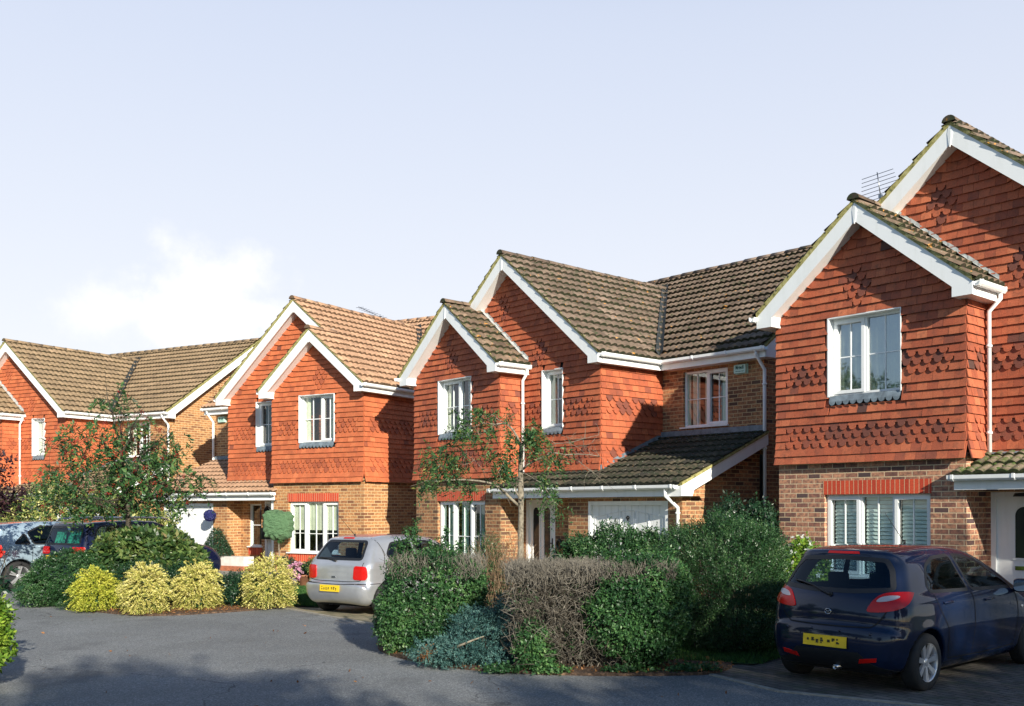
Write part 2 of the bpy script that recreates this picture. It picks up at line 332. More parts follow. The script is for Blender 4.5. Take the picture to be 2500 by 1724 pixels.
def wall(mb, P, a0, a1, z0, z1, holes=(), rev=.10, revdir=None, topcut=None):
    """P(a, z, d) maps along/height/depth-inward to a point; holes = (a0,a1,z0,z1)"""
    As = sorted({a0, a1, *[h[0] for h in holes], *[h[1] for h in holes]}); Zs = sorted({z0, z1, *[h[2] for h in holes], *[h[3] for h in holes]})
    As = [a for a in As if a0 <= a <= a1]; Zs = [z for z in Zs if z0 <= z <= z1]
    for i in range(len(As) - 1):
        for j in range(len(Zs) - 1):
            ca, cz = (As[i] + As[i + 1]) / 2, (Zs[j] + Zs[j + 1]) / 2
            if any(h[0] < ca < h[1] and h[2] < cz < h[3] for h in holes): continue
            q = [(As[i], Zs[j]), (As[i + 1], Zs[j]), (As[i + 1], Zs[j + 1]), (As[i], Zs[j + 1])]
            mb.face([P(a, z, 0) for a, z in q], uv=q)
    for h in holes:
        x0, x1, y0, y1 = h[:4]
        for (p, q) in (((x0, y0), (x0, y1)), ((x1, y1), (x1, y0)), ((x0, y1), (x1, y1)), ((x1, y0), (x0, y0))):
            mb.face([P(*p, 0), P(*q, 0), P(*q, rev), P(*p, rev)], uv=[(p[0], p[1]), (q[0], q[1]), (q[0] + (.1 if p[0] == q[0] else 0), q[1]), (p[0] + (.1 if p[0] == q[0] else 0), p[1])])

def tiles(mb, P, a0, a1, k0, k1, amin, amax, holes=(), deco=(), diamonds=(), verge=None, seed=0, flare=True, club_margin=.16, zmin=None, dark=.008):
    """tile hanging. P(a, z, out). amin(z)/amax(z): limits at that height; deco rows of club tiles; diamonds: list of (a centre, k centre)"""
    r = random.Random(seed); g = HP['gauge']; TW = .172
    for k in range(k0, k1):
        zb = zTB + k * g; off = (TW / 2 if k % 2 else 0)
        fl = (.055, .036, .018, .006)[k] if (flare and k < 4) else 0
        lo, hi = max(a0, amin(zb + .03)), min(a1, amax(zb + .03))
        if hi - lo < .06: continue
        i = math.floor((lo - off) / TW); x = off + i * TW
        while x < hi:
            xa, xb = max(x, lo), min(x + TW, hi); xc = x + TW / 2; x += TW
            if xb - xa < .03: continue
            zlo, zhi = zb, zb + g * 1.9
            skip = False
            for h in holes:
                if h[0] - .005 < (xa + xb) / 2 < h[1] + .005:
                    if zlo >= h[2] - .02 and zlo < h[3] - .02: skip = True
                    elif zlo < h[2] < zhi: zhi = min(zhi, h[2])
            if skip: continue
            if zmin is not None:
                zm = zmin((xa + xb) / 2)
                if zb + g < zm: continue
                zlo = max(zlo, zm)
            for h in holes:
                if h[0] < xb < h[1] and xa < h[0]: xb = h[0] if (zlo < h[3] and zhi > h[2]) else xb
                if h[0] < xa < h[1] and xb > h[1]: xa = h[1] if (zlo < h[3] and zhi > h[2]) else xa
            if xb - xa < .02: continue
            club = (k in deco and xa > a0 + club_margin and xb < a1 - club_margin) or any(abs(k - kc) <= 2 and abs(xc - ac) < (3 - abs(k - kc)) * TW / 2 for ac, kc in diamonds)
            jz = r.uniform(-.003, .003); o1 = .052 + fl + r.uniform(-.003, .003) ; o0 = .002 + fl * .55
            if club: o1 += .004
            rnd = min(1, max(0, r.gauss(.58, .13))) if r.random() > dark else r.uniform(0, .25)
            if club: rnd = r.uniform(.12, .30) if r.random() < .4 else r.uniform(.32, .62)
            def dz(a):
                if not verge: return 0
                s = 0
                for sd, f in verge:
                    d = (a - f(zb)) * sd
                    if d < .30: s += (.30 - d) * .42
                return s
            if club:
                hw, sh = .060, .058; cx = (xa + xb) / 2; ol = [(xa + .002, zhi), (xa + .002, zb + sh + .012), (cx - hw, zb + sh + .012), (cx - hw, zb + sh)]
                ol += [(cx + hw * math.cos(t), zb + sh + sh * math.sin(t)) for t in [PI + PI * q / 10 for q in range(1, 10)]]
                ol += [(cx + hw, zb + sh), (cx + hw, zb + sh + .012), (xb - .002, zb + sh + .012), (xb - .002, zhi)]
            else:
                ol = [(xa + .0015, zhi + jz), (xa + .0015, zlo + jz), (xb - .0015, zlo + jz), (xb - .0015, zhi + jz)]
            H = zhi - zb
            if verge:
                lim = lambda a: min((a - fn(zb)) * sd_ for sd_, fn in verge)   # distance inside the verge at this height
                tz = lambda a, z: min(z + dz(a), zb + max(0., lim(a)) * mS + .10)
            else: tz = lambda a, z: z
            f = [P(a, tz(a, z), o1 + (o0 - o1) * min(1, max(0, (z - zb) / H))) for a, z in ol]
            mb.face(f, rnd=rnd)
            bk = [P(a, tz(a, z), o1 + (o0 - o1) * min(1, max(0, (z - zb) / H)) - .017) for a, z in ol]
            for j in range(1 if club else 0, len(ol) - 1): mb.face([f[j + 1], f[j], bk[j], bk[j + 1]], rnd=rnd * .8)

def roof(mb, O, A, U, L, S, cuts, seed=0, gauge=.31, amp=.032, per=.17, lift=.062):
    """tile courses on a slope: O eave corner, A along, U up slope (unit), L length, S slope length; cuts = [(point, normal)] keep where (p-point).normal<0"""
    r = random.Random(seed); O, A, U = Vector(O) + Vector((0, 0, .03)), Vector(A), Vector(U); Nn = A.cross(U).normalized()
    if Nn.z < 0: Nn = -Nn
    bm = bmesh.new(); rl = bm.faces.layers.float.new('rnd'); el = bm.faces.layers.float.new('edge')
    n = int(L / (per / 6)) + 1; nc = int(math.ceil((S + .02) / gauge)); ds = L / n
    hh = [amp * (abs(math.sin(PI * i * ds / per)) ** .7 * 1.6 - .6) for i in range(n + 1)]
    for k in range(nc):
        t0, t1 = k * gauge, min((k + 1) * gauge + .03, S + .02); sag = .004 * math.sin(k * 1.7)
        jit = [r.uniform(-.004, .004) for _ in range(n // 12 + 2)]
        rr = [[], [], []]
        for i in range(n + 1):
            h = hh[i]; j = jit[i // 12]
            for q, (t, z) in enumerate(((t0 + j, lift * .15 + h * .5), (t0 + j, lift + .016 + h), (t1, lift * .35 + h * .8))):
                rr[q].append(bm.verts.new(O + A * (i * ds) + U * t + Nn * (z + sag)))
        tr = [min(1, max(0, r.gauss(.5, .22))) for _ in range(n // 12 + 2)]
        for i in range(n):
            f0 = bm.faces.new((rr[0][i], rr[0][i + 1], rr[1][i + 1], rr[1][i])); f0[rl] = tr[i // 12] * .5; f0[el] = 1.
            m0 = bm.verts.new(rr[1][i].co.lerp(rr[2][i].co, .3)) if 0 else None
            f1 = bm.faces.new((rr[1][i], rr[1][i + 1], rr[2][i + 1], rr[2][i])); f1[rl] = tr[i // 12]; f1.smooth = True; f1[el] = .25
    for p, nn in cuts:
        bmesh.ops.bisect_plane(bm, geom=bm.verts[:] + bm.edges[:] + bm.faces[:], plane_co=p, plane_no=nn, clear_outer=True)
    bm.verts.index_update(); base = len(mb.v); mb.v.extend(tuple(v.co) for v in bm.verts)
    for f in bm.faces: mb.idx([base + v.index for v in f.verts], rnd=f[rl], edge=f[el], smooth=f.smooth)
    # under-sheet so no light leaks through the courses
    bm.free()
def ridge(mb, p, q, r=.105, seed=0, seg=.42, h=.02):
    rd = random.Random(seed); p, q = Vector(p), Vector(q); L = (q - p).length; n = max(1, round(L / seg)); d = (q - p) / n; u = d.normalized()
    s = u.cross(Vector((0, 0, 1))).normalized(); up = Vector((0, 0, 1))
    for i in range(n):
        a = p + d * i; b = p + d * (i + 1.03); rn = rd.random(); dz = rd.uniform(-.006, .006); rings = []
        for c, rr in ((a, r * 1.06), (b, r * .96)):
            rings.append([mb.vert(c + s * (rr * math.cos(t)) + up * (rr * math.sin(t) * .85 + h + dz)) for t in [PI * j / 8 for j in range(9)]])
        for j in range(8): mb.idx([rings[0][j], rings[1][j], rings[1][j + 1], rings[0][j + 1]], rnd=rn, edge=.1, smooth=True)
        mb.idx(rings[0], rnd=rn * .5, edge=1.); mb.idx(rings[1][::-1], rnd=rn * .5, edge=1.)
def rake(T, flip, parent, P, uE, uA, v0, sgn, top=.0, ends=True, shorten=0., name='bargeboard', verge=True, w=.29, depth=None, zref=None):
    """one sloping bargeboard from eave uE up to apex uA in plane v0 (P(a, z, v))"""
    za = zE if zref is None else zref; z = lambda a: za + mS * abs(a - uE)
    uS = uE + (uA - uE) * shorten
    s = 1 if uA > uE else -1
    mb = MB(T, flip)
    if shorten == 0:
        x1 = uE + s * .40; bx = uE + s * .31
        poly = [(uE, z(uE)), (uA, z(uA)), (uA, z(uA) - w), (bx, max(zbb - zE + za, z(bx) - w)), (bx, zbb - zE + za), (uE, zbb - zE + za)]
    else: poly = [(uS, z(uS)), (uA, z(uA)), (uA, z(uA) - w), (uS, z(uS) - w)]
    mb.prism([P(a, b, v0) for a, b in poly], Vector(P(0, 0, v0 + .028)) - Vector(P(0, 0, v0)))
    # soffit board behind
    dd = depth or oh
    a_s = uS if shorten else uE + s * .25
    q = [(a_s, z(a_s) - w + .03), (uA, z(uA) - w + .03)]
    mb.face([P(q[0][0], q[0][1], v0 + .02), P(q[1][0], q[1][1], v0 + .02), P(q[1][0], q[1][1], v0 + dd + .05), P(q[0][0], q[0][1], v0 + dd + .05)])
    if shorten == 0:   # boxed eaves end
        zb_ = zbb - zE + za
        mb.face([P(uE, zb_ + .004, v0 + .02), P(bx, zb_ + .004, v0 + .02), P(bx, zb_ + .004, v0 + dd + .03), P(uE, zb_ + .004, v0 + dd + .03)])
        mb.face([P(bx - s * .004, zb_, v0 + .02), P(bx - s * .004, z(bx) - w * .6, v0 + .02), P(bx - s * .004, z(bx) - w * .6, v0 + dd + .03), P(bx - s * .004, zb_, v0 + dd + .03)])
    mb.build(name, 'white_upvc', parent)
    if verge:
        mb = MB(T, flip); n = 14
        for i in range(n):
            a, b = uS + (uA - uS) * i / n, uS + (uA - uS) * (i + 1) / n; j = .006 * math.sin(i * 2.3)
            mb.prism([P(a, z(a) + .002, v0 - .012), P(b, z(b) + .002, v0 - .012), P(b, z(b) + .080 + j, v0 - .024), P(a, z(a) + .072 + j, v0 - .024)], Vector(P(0, 0, v0 + .1)) - Vector(P(0, 0, v0)))
        return mb
def window(parent, T, flip, P, a0, a1, z0, z1, panes, sashes=(), bars=(1, 1), inset=.09, name='window', label=None, lining=0., sill=None, curtain='curtain', cpat='sides', glassmat='window_glass', wblind=None):
    """P(a, z, d) d = depth inward. panes: fractions of the mullions"""
    fr = .045; mb = MB(T, flip); D = inset
    def bar(x0, x1, y0, y1, da, db): 
        q = [(x0, y0), (x1, y0), (x1, y1), (x0, y1)]
        mb.prism([P(a, z, da) for a, z in q], Vector(P(0, 0, db)) - Vector(P(0, 0, da)))
    def ring(x0, x1, y0, y1, t, da, db):
        bar(x0, x0 + t, y0, y1, da, db); bar(x1 - t, x1, y0, y1, da, db); bar(x0 + t, x1 - t, y1 - t, y1, da, db); bar(x0 + t, x1 - t, y0, y0 + t, da, db)
    ring(a0, a1, z0, z1, fr, D, D + .065)
    xs = [a0 + fr] + [a0 + (a1 - a0) * p for p in panes] + [a1 - fr]
    for x in xs[1:-1]: bar(x - .028, x + .028, z0 + fr, z1 - fr, D + .001, D + .065)
    if lining:
        mb2 = mb
        for (p, q) in (((a0, z0), (a0, z1)), ((a1, z1), (a1, z0)), ((a0, z1), (a1, z1))):
            mb.face([P(*p, -lining), P(*q, -lining), P(*q, D + .01), P(*p, D + .01)])
            n = (0.004 if p[0] == q[0] else 0)
        bar(a0 - .03, a0 + .001, z0 - .02, z1 + .02, -lining - .004, -lining + .012); bar(a1 - .001, a1 + .012, z0 - .02, z1 + .02, -lining - .004, -lining + .012)
        bar(a0, a1, z1 - .001, z1 + .02, -lining - .004, -lining + .012)
    gl = []
    for i in range(len(xs) - 1):
        x0 = xs[i] + (.028 if i else 0); x1 = xs[i + 1] - (.028 if i < len(xs) - 2 else 0); y0, y1 = z0 + fr, z1 - fr
        if i in sashes: ring(x0 - .012, x1 + .012, y0 - .012, y1 + .012, .055, D - .014, D + .05); x0 += .043; x1 -= .043; y0 += .043; y1 -= .043
        gl.append((x0, x1, y0, y1))
        bx, bz = (bars if not isinstance(bars[0], tuple) else bars[i])
        for k in range(bx): xx = x0 + (x1 - x0) * (k + 1) / (bx + 1); bar(xx - .009, xx + .009, y0, y1, D + .028, D + .05)
        for k in range(bz): yy = y0 + (y1 - y0) * (.36 if bz == 1 and (z1 - z0) > 1.29 else (k + 1) / (bz + 1)) if (z1 - z0) > 1.29 else y0 + (y1 - y0) * .5; bar(x0, x1, yy - .009, yy + .009, D + .0285, D + .0505)
    if sill is not None:
        bar(a0 - .07, a1 + .03, z0 - .03, z0 + .002, -.05 if sill == 'deep' else D - .06, D + .02)
    w = mb.build(name, 'white_upvc', parent)
    if label: w['label'] = label
    g = MB(T, flip)
    for x0, x1, y0, y1 in gl:
        dt = random.uniform(-.006, .006)
        g.face([P(x0 - .005, y0 - .005, D + .04 + dt), P(x1 + .005, y0 - .005, D + .04), P(x1 + .005, y1 + .005, D + .04 - dt * .6), P(x0 - .005, y1 + .005, D + .04)])
    g.build('pane', glassmat, w)
    # curtains
    if cpat:
        c = MB(T, flip)
        def cloth(x0, x1, y0, y1, dep=.07, amp=.022, waves=None):
            n = max(6, int((x1 - x0) / .025)); 
            for i in range(n):
                u0, u1 = x0 + (x1 - x0) * i / n, x0 + (x1 - x0) * (i + 1) / n
                p0, p1 = dep + D + amp * math.sin(i * 1.25 + x0 * 9), dep + D + amp * math.sin((i + 1) * 1.25 + x0 * 9)
                c.face([P(u0, y0, p0), P(u1, y0, p1), P(u1, y1, p1), P(u0, y1, p0)], smooth=True)
        if cpat == 'sides': cloth(a0, a0 + (a1 - a0) * .22, z0, z1); cloth(a1 - (a1 - a0) * .2, a1, z0, z1)
        if cpat == 'net': cloth(a0, a1, z0, z1, .08, .012)
        if cpat == 'left': cloth(a0, a0 + (a1 - a0) * .36, z0, z1); cloth(a1 - (a1 - a0) * .06, a1, z0, z1)
        if cpat == 'right': cloth(a1 - (a1 - a0) * .55, a1, z0, z1)
        if cpat == 'blind': cloth(a0 + .02, a1 - .02, z0 + (z1 - z0) * .44, z1, .06, .004); cloth(a0, a0 + .12, z0, z1, .09); cloth(a1 - .12, a1, z0, z1, .09)
        if cpat == 'many':
            for f0, f1 in ((.0, .10), (.14, .30), (.40, .55), (.80, .86)): cloth(a0 + (a1 - a0) * f0, a0 + (a1 - a0) * f1, z0, z1, .06 + f0 * .05)
        if cpat == 'shutter':
            y = z0 + .05
            while y < z1 - .05:
                for x0, x1, _, _ in gl:
                    c.prism([P(x0 + .02, y, D + .085), P(x0 + .02, y + .054, D + .105), P(x0 + .02, y + .057, D + .100), P(x0 + .02, y + .003, D + .080)], Vector(P(x1 - .02, 0, 0)) - Vector(P(x0 + .02, 0, 0)))
                y += .062
            c.build('shutter', 'shutter_white', w)
        elif c.f: c.build('curtain', curtain, w)
    return w

def gutter(T, flip, parent, p, q, out, name='gutter', ends=(1, 1), label=None):
    """half-square gutter from p to q; out = outward unit vector"""
    p, q, o = Vector(p), Vector(q), Vector(out); u = (q - p).normalized(); L = (q - p).length; mb = MB(T, flip)
    prof = [(0, .0), (.0, -.05), (.02, -.078), (.085, -.078), (.108, -.05), (.112, .004), (.104, .004), (.098, -.045), (.08, -.068), (.022, -.068)]
    pts = [p + o * a + Vector((0, 0, b)) for a, b in prof]; mb.prism(pts, u * L)
    n = max(1, int(L / .9)); bk = [(-.003, .008), (-.003, -.06), (.018, -.086), (.088, -.086), (.118, -.052), (.120, .012), (.095, .012), (.095, .004)]
    for i in range(n + 1):
        c = p + u * (.06 + (L - .16) * i / n); mb.prism([c + o * a + Vector((0, 0, b)) for a, b in bk], u * .04)
    return mb.build(name, 'white_upvc', parent)
def fascia(T, flip, parent, p, q, inn, h, depth, name='fascia'):
    p, q, i = Vector(p), Vector(q), Vector(inn); mb = MB(T, flip); dn = Vector((0, 0, -h))
    mb.prism([p, p + dn, p + dn + i * .02, p + i * .02], q - p)
    mb.face([p + dn + Vector((0, 0, .006)), q + dn + Vector((0, 0, .006)), q + dn + i * depth + Vector((0, 0, .006)), p + dn + i * depth + Vector((0, 0, .006))])
    mb.build(name, 'white_upvc', parent)

def house(key, label, flip, clay_m, brick_m, roof_main, roof_low, roof_bay, opt, group='red tile hung houses along the road'):
    X, Y, th, su, sv, sz, dz = POSE[key]
    root = empty('detached_house', (X, Y, 0), th, label, 'house', group)
    def T(p): return ((w1 - p[0] if flip else p[0]) * (1 + su), p[1] * (1 + sv), p[2] * (1 + sz) + dz)
    full = opt.get('full', True); sd = ord(key)
    PF = lambda v0: (lambda a, z, d: (a, v0 + d, z))          # front-facing plane, d inward
    PS = lambda u0: (lambda a, z, d: (u0 - d, a, z))          # right-facing plane
    PL = lambda u0: (lambda a, z, d: (u0 + d, a, z))          # left-facing plane
    GW = (.905, 2.775, .66, 1.985); UW = (1.03, 2.31, 3.60, 4.86); MW = (4.06, 4.72, 3.60, 4.87); WW = (6.53, 7.76, 3.57, 4.78); FD = (3.42, 4.42, -.02, 2.0); GD = (6.02, 8.22, -.02, 1.95)
    if key == 'C': GW = (.905, 2.775, .60, 1.985)
    # ---- brick walls
    b = MB(T, flip)
    wall(b, PF(0), 0, w1, -.3, zTB + .12, [GW], .10)
    wall(b, PS(w1), 0, d1, -.3, zTB + .12)
    hs_ = [FD]
    if opt.get('sidewin'): SW = (4.56, 5.08, .70, 1.93); hs_.append(SW)
    wall(b, PF(d1), w1, 5.45, -.3, 2.75, hs_, .10)
    wall(b, PF(dL), 5.42, 8.58, -.3, 2.20, [GD], .12)
    wall(b, PL(5.42), dL, d1 + .3, -.3, 2.2)
    # lean-to flank, follows its roof
    lz = lambda v: HP['zl'] + (HP['zlt'] - HP['zl']) * (v - (dL - e_)) / (d2 - (dL - e_)) - .06
    q = [(dL, -.3), (d2, -.3), (d2, lz(d2)), (dL, lz(dL))]; b.face([(8.58, v, z) for v, z in q], uv=q)
    wall(b, PF(d2), G2, W3, 2.9, zE - .02, [WW], .08)
    for u_, zz in ((W3, 1), (0, 0)):
        z_ = -.3; q = [(d2, z_), (vB - e_, z_), (vB - e_, zE - .02), (vW, zW - mS * e_ - .08), (d2, zE - .02)]
        if u_ == 0: q = [(0, z_), (vB - e_, z_), (vB - e_, zE - .02), (vW, zW - mS * e_ - .08), (d2, zE - .02), (0, zE - .02)]
        b.face([(u_, v, z) for v, z in q], uv=q)
    q = [(0, -.3), (W3, -.3), (W3, zE), (0, zE)]; b.face([(a, vB - e_, z) for a, z in q], uv=q)
    b.build('brick_wall', brick_m, root)
    # interior floor slab between storeys and dark party wall stop the view through
    i_ = MB(T, flip); i_.box((.15, .25, 2.25), (G2 - .1, vB - .4, 2.4)); i_.box((.15, 3.6, -.2), (W3 - .15, 3.7, zE))
    i_.build('interior', 'plaster', root)
    # ---- tile hanging
    t = MB(T, flip); gg = HP['gauge']; kE = int((zE - zTB) / gg) + 1
    rl, rr_ = (lambda z: max(0 - .03, (z - zE) / mS - e_ + .22)), (lambda z: min(w1 + .03, w1 + e_ - (z - zE) / mS - .22))
    bl = lambda z: max(-.03, (z - zE) / mS - e_ + .22); br = lambda z: min(G2 + .03, G2 + e_ - (z - zE) / mS - .22)
    deco = {2, 3, 4, 10, 11, 12} if not opt.get('deco') else opt['deco']
    vg = [(1, lambda z: (z - zE) / mS - e_ + .2), (-1, lambda z: w1 + e_ - (z - zE) / mS - .2)]
    vg2 = [(1, lambda z: (z - zE) / mS - e_ + .2), (-1, lambda z: G2 + e_ - (z - zE) / mS - .2)]
    out = lambda v0: (lambda a, z, o: (a, v0 - o, z))
    wl = lambda W: (W[0] - .02, W[1] + .012, W[2] - .16, W[3] + .01)
    tiles(t, out(0), -.035, w1 + .035, 0, 31, rl, rr_, [wl(UW)], deco, [(w1 / 2 - .05, 21)], vg, sd, True)
    lzf = lambda a: (lz(d1) + .16)
    tiles(t, out(d1), -.03, G2 + .035, 0, 40, bl, br, [wl(MW)], deco, [(4.04, 21), (2.7, 30)] if not flip else [], vg2, sd + 1, True, .16)
    tiles(t, lambda a, z, o: (w1 + o, a, z), -.03, d1, 0, kE - 1, lambda z: -9, lambda z: 9, [], deco, [], None, sd + 2, True, .12)
    zside = lambda v: lz(v) + .13
    tiles(t, lambda a, z, o: (G2 + o, a, z), d1 - .03, d2, 0, kE - 1, lambda z: -9, lambda z: 9, [], deco, [], None, sd + 3, True, .12, zmin=zside)
    if opt.get('left', True): tiles(t, lambda a, z, o: (-o, a, z), -.03, 5.0, 0, kE - 1, lambda z: -9, lambda z: 9, [], deco, [], None, sd + 4, True, .12)
    t.build('tile_hanging', clay_m, root)
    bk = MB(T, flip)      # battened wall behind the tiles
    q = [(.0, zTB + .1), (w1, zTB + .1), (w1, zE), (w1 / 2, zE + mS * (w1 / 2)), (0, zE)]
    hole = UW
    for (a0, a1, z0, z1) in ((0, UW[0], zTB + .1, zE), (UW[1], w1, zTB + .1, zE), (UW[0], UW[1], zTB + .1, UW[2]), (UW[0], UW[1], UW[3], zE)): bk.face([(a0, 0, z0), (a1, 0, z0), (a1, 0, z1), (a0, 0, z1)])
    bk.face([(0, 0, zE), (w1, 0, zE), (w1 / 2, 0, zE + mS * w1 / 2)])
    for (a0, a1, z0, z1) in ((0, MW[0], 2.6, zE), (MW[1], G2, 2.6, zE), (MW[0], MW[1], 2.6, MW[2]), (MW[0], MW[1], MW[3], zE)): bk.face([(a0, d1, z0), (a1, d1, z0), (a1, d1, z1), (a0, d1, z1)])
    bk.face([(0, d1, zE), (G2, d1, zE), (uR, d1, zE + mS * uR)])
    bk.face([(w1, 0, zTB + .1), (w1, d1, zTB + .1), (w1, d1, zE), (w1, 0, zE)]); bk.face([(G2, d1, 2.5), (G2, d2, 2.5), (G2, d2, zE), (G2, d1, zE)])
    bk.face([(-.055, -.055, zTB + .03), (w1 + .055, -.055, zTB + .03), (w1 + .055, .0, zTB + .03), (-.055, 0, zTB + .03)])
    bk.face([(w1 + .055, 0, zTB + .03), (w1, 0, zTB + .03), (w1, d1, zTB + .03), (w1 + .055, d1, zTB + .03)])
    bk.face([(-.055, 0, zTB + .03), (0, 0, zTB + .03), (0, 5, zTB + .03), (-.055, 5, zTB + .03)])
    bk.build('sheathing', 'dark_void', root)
    # ---- soldier courses
    def sold(P, a0, a1, z0, z1, o=.004):
        s = MB(T, flip); q = [(a0, z0), (a1, z0), (a1, z1), (a0, z1)]; s.face([P(a, z, -o) for a, z in q], uv=[(a, z - z0 + .01) for a, z in q])
        for (p, q2) in (((a0, z0), (a1, z0)),): s.face([P(*p, -o), P(*q2, -o), P(*q2, .05), P(*p, .05)], uv=[(p[0], 0.02), (q2[0], .02), (q2[0], .07), (p[0], .07)])
        s.build('soldier_course', 'soldier_brick', root)
    sold(PF(0), GW[0] - .02, GW[1] + .02, GW[3] + .002, GW[3] + .225); sold(PF(0), GW[0] - .02, GW[1] + .02, GW[2] - .25, GW[2] - .035)
    if opt.get('sidewin'): sold(PF(d1), SW[0] - .02, SW[1] + .02, SW[2] - .25, SW[2] - .035)
    # ---- roofs
    rf = MB(T, flip); k1 = 1 / math.sqrt(1 + mS * mS); UL = (k1, 0, mS * k1); UR = (-k1, 0, mS * k1); UF = (0, k1, mS * k1); UBk = (0, -k1, mS * k1)
    v0b, v0g = -oh - .03, d1 - oh - .03
    s2 = math.sqrt(.5)
    sb = (w1 / 2 + e_) / k1; sg = (uR + e_) / k1; sw = (vW - vE) / k1
    low = MB(T, flip)
    # bay: right slope stops at the big gable wall; left slope is one plane with the big gable's left slope
    roof(low, (w1 + e_ + .04, v0b, zE - .04 * mS), (0, 1, 0), UR, d1 - v0b, sb + .04, [], sd)
    roof(low, (-e_ - .04, v0b, zE - .04 * mS), (0, 1, 0), UL, d1 - v0b, sb + .04, [], sd + 1)
    roof(rf, (-e_ - .04, v0g, zE - .04 * mS), (0, 1, 0), UL, vW - v0g + .5, sg + .04, [((-e_, vE, 0), (-s2, s2, 0)), ((-e_ - .1, d1, 0), (0, -1, 0)) if False else ((0, 99, 0), (0, 1, 0))], sd + 2)
    roof(rf, (G2 + e_ + .04, v0g, zE - .04 * mS), (0, 1, 0), UR, vW - v0g + .5, sg + .04, [((G2 + e_, vE, 0), (s2, s2, 0))], sd + 3)
    # main roof
    roof(rf, (uR - .01, vE - .04, zE - .04 * mS), (1, 0, 0), UF, wvr - uR + .01, sw + .04, [((G2 + e_, vE, 0), (-s2, -s2, 0)), ((uR, 0, 0), (-1, 0, 0))], sd + 4)
    roof(rf, (-e_ - .1, vE - .04, zE - .04 * mS), (1, 0, 0), UF, uR + e_ + .1, sw + .04, [((-e_, vE, 0), (s2, -s2, 0)), ((uR, 0, 0), (1, 0, 0))], sd + 5)
    roof(rf, (-e_ - .1, vB, zE), (1, 0, 0), UBk, wvr + e_ + .1, sw, [], sd + 6, gauge=.62)
    ridge(rf, (w1 * 0 + uR, v0g - .02, zB + .03), (uR, vE + (zB - zE) / mS + .1, zB + .03), seed=sd)
    ridge(rf, (-e_ - .1, vW, zW + .03), (wvr, vW, zW + .03), seed=sd + 1)
    ro = rf.build('roof', roof_main, root)
    zb_ = zE + mS * (w1 / 2 + e_)
    ridge(low, (w1 / 2, v0b - .02, zb_ + .03), (w1 / 2, d1, zb_ + .03), seed=sd + 2)
    low.build('bay_roof', roof_bay, root)
    # valley lining and flashing
    for sgn, u0 in ((1, G2 + e_), (-1, -e_)):
        ld = MB(T, flip); ptop = (u0 - sgn * (uR + e_), vE + uR + e_, zB); pb = (u0, vE - .05, zE)
        A = Vector(pb); B = Vector(ptop); a_ = Vector((sgn, 0, mS * 0)) * .11
        ld.face([A + Vector((-.11 * sgn, 0, .17 + .11 * mS)), A + Vector((0, 0, .12)), B + Vector((0, 0, .12)), B + Vector((-.11 * sgn, 0, .17 + .08 * mS))])
        ld.face([A + Vector((0, 0, .12)), A + Vector((0, .11, .17 + .11 * mS)), B + Vector((0, .11, .17 + .08 * mS)), B + Vector((0, 0, .12))])
        ld.build('valley_lining', 'valley_dark', root)
    def flash(pts, nrm, h=.13):
        nr = Vector(nrm); ld = MB(T, flip)
        for i in range(len(pts) - 1):
            p, q = Vector(pts[i]), Vector(pts[i + 1])
            ld.face([p + nr * .05, q + nr * .05, q + nr * .05 + Vector((0, 0, h)), p + nr * .05 + Vector((0, 0, h))]); 
            ld.face([p + nr * .05 + Vector((0, 0, .02)), q + nr * .05 + Vector((0, 0, .02)), q + nr * .16 + Vector((0, 0, -.02)), p + nr * .16 + Vector((0, 0, -.02))])
        ld.build('lead_flashing', 'lead', root)
    lv = lambda v: lz(v) + .06 + .03
    flash([(3.30, d1, lv(d1)), (G2 + .05, d1, lv(d1))], (0, -1, 0)); flash([(G2, d1 - .05, lv(d1)), (G2, d2, lv(d2))], (1, 0, 0)); flash([(G2, d2, lv(d2) - .02), (W3 + .02, d2, lv(d2) - .02)], (0, -1, 0), .16)
    # stepped flashing where the bay roof meets the big gable
    n = 12; ld = MB(T, flip)
    for i in range(n):
        ua, ub = w1 / 2 + (w1 / 2 + e_) * i / n, w1 / 2 + (w1 / 2 + e_) * (i + 1) / n; za, zb2 = zb_ - mS * (ua - w1 / 2), zb_ - mS * (ub - w1 / 2)
        o = .045 + .006 * (i % 2)
        ld.face([(ua, d1 - o, za + .02), (ub, d1 - o, zb2 + .02), (ub, d1 - o, zb2 + .20 + .015 * (i % 2)), (ua, d1 - o, za + .20 + .015 * (i % 2))])
        ld.face([(ua, d1 - o, za + .15), (ub, d1 - o, zb2 + .15), (ub, d1 - .13, zb2 + .155), (ua, d1 - .13, za + .155)])
    ld.build('lead_flashing', 'lead_pale', root)
    # scalloped lead aprons under the upper windows
    for W, v0 in ((UW, 0), (MW, d1)):
        ld = MB(T, flip); o = .05; ld.face([(W[0], v0 - o, W[2] - .10), (W[1], v0 - o, W[2] - .10), (W[1], v0 - o + .03, W[2] - .005), (W[0], v0 - o + .03, W[2] - .005)])
        n = int((W[1] - W[0]) / .125)
        for i in range(n):
            c = W[0] + (W[1] - W[0]) * (i + .5) / n; hw = (W[1] - W[0]) / n / 2 * .92
            ld.face([(c + hw * math.cos(t_), v0 - o - .004, W[2] - .10 + .062 * math.sin(t_)) for t_ in [PI + PI * q / 8 for q in range(9)]])
        ld.build('lead_apron', 'lead', root)
    # ---- bargeboards
    Pb = lambda a, z, v: (a, v, z)
    vm = []
    vm.append(rake(T, flip, root, Pb, w1 + e_, w1 / 2, -oh, 1)); vm.append(rake(T, flip, root, Pb, -e_, w1 / 2, -oh, 1))
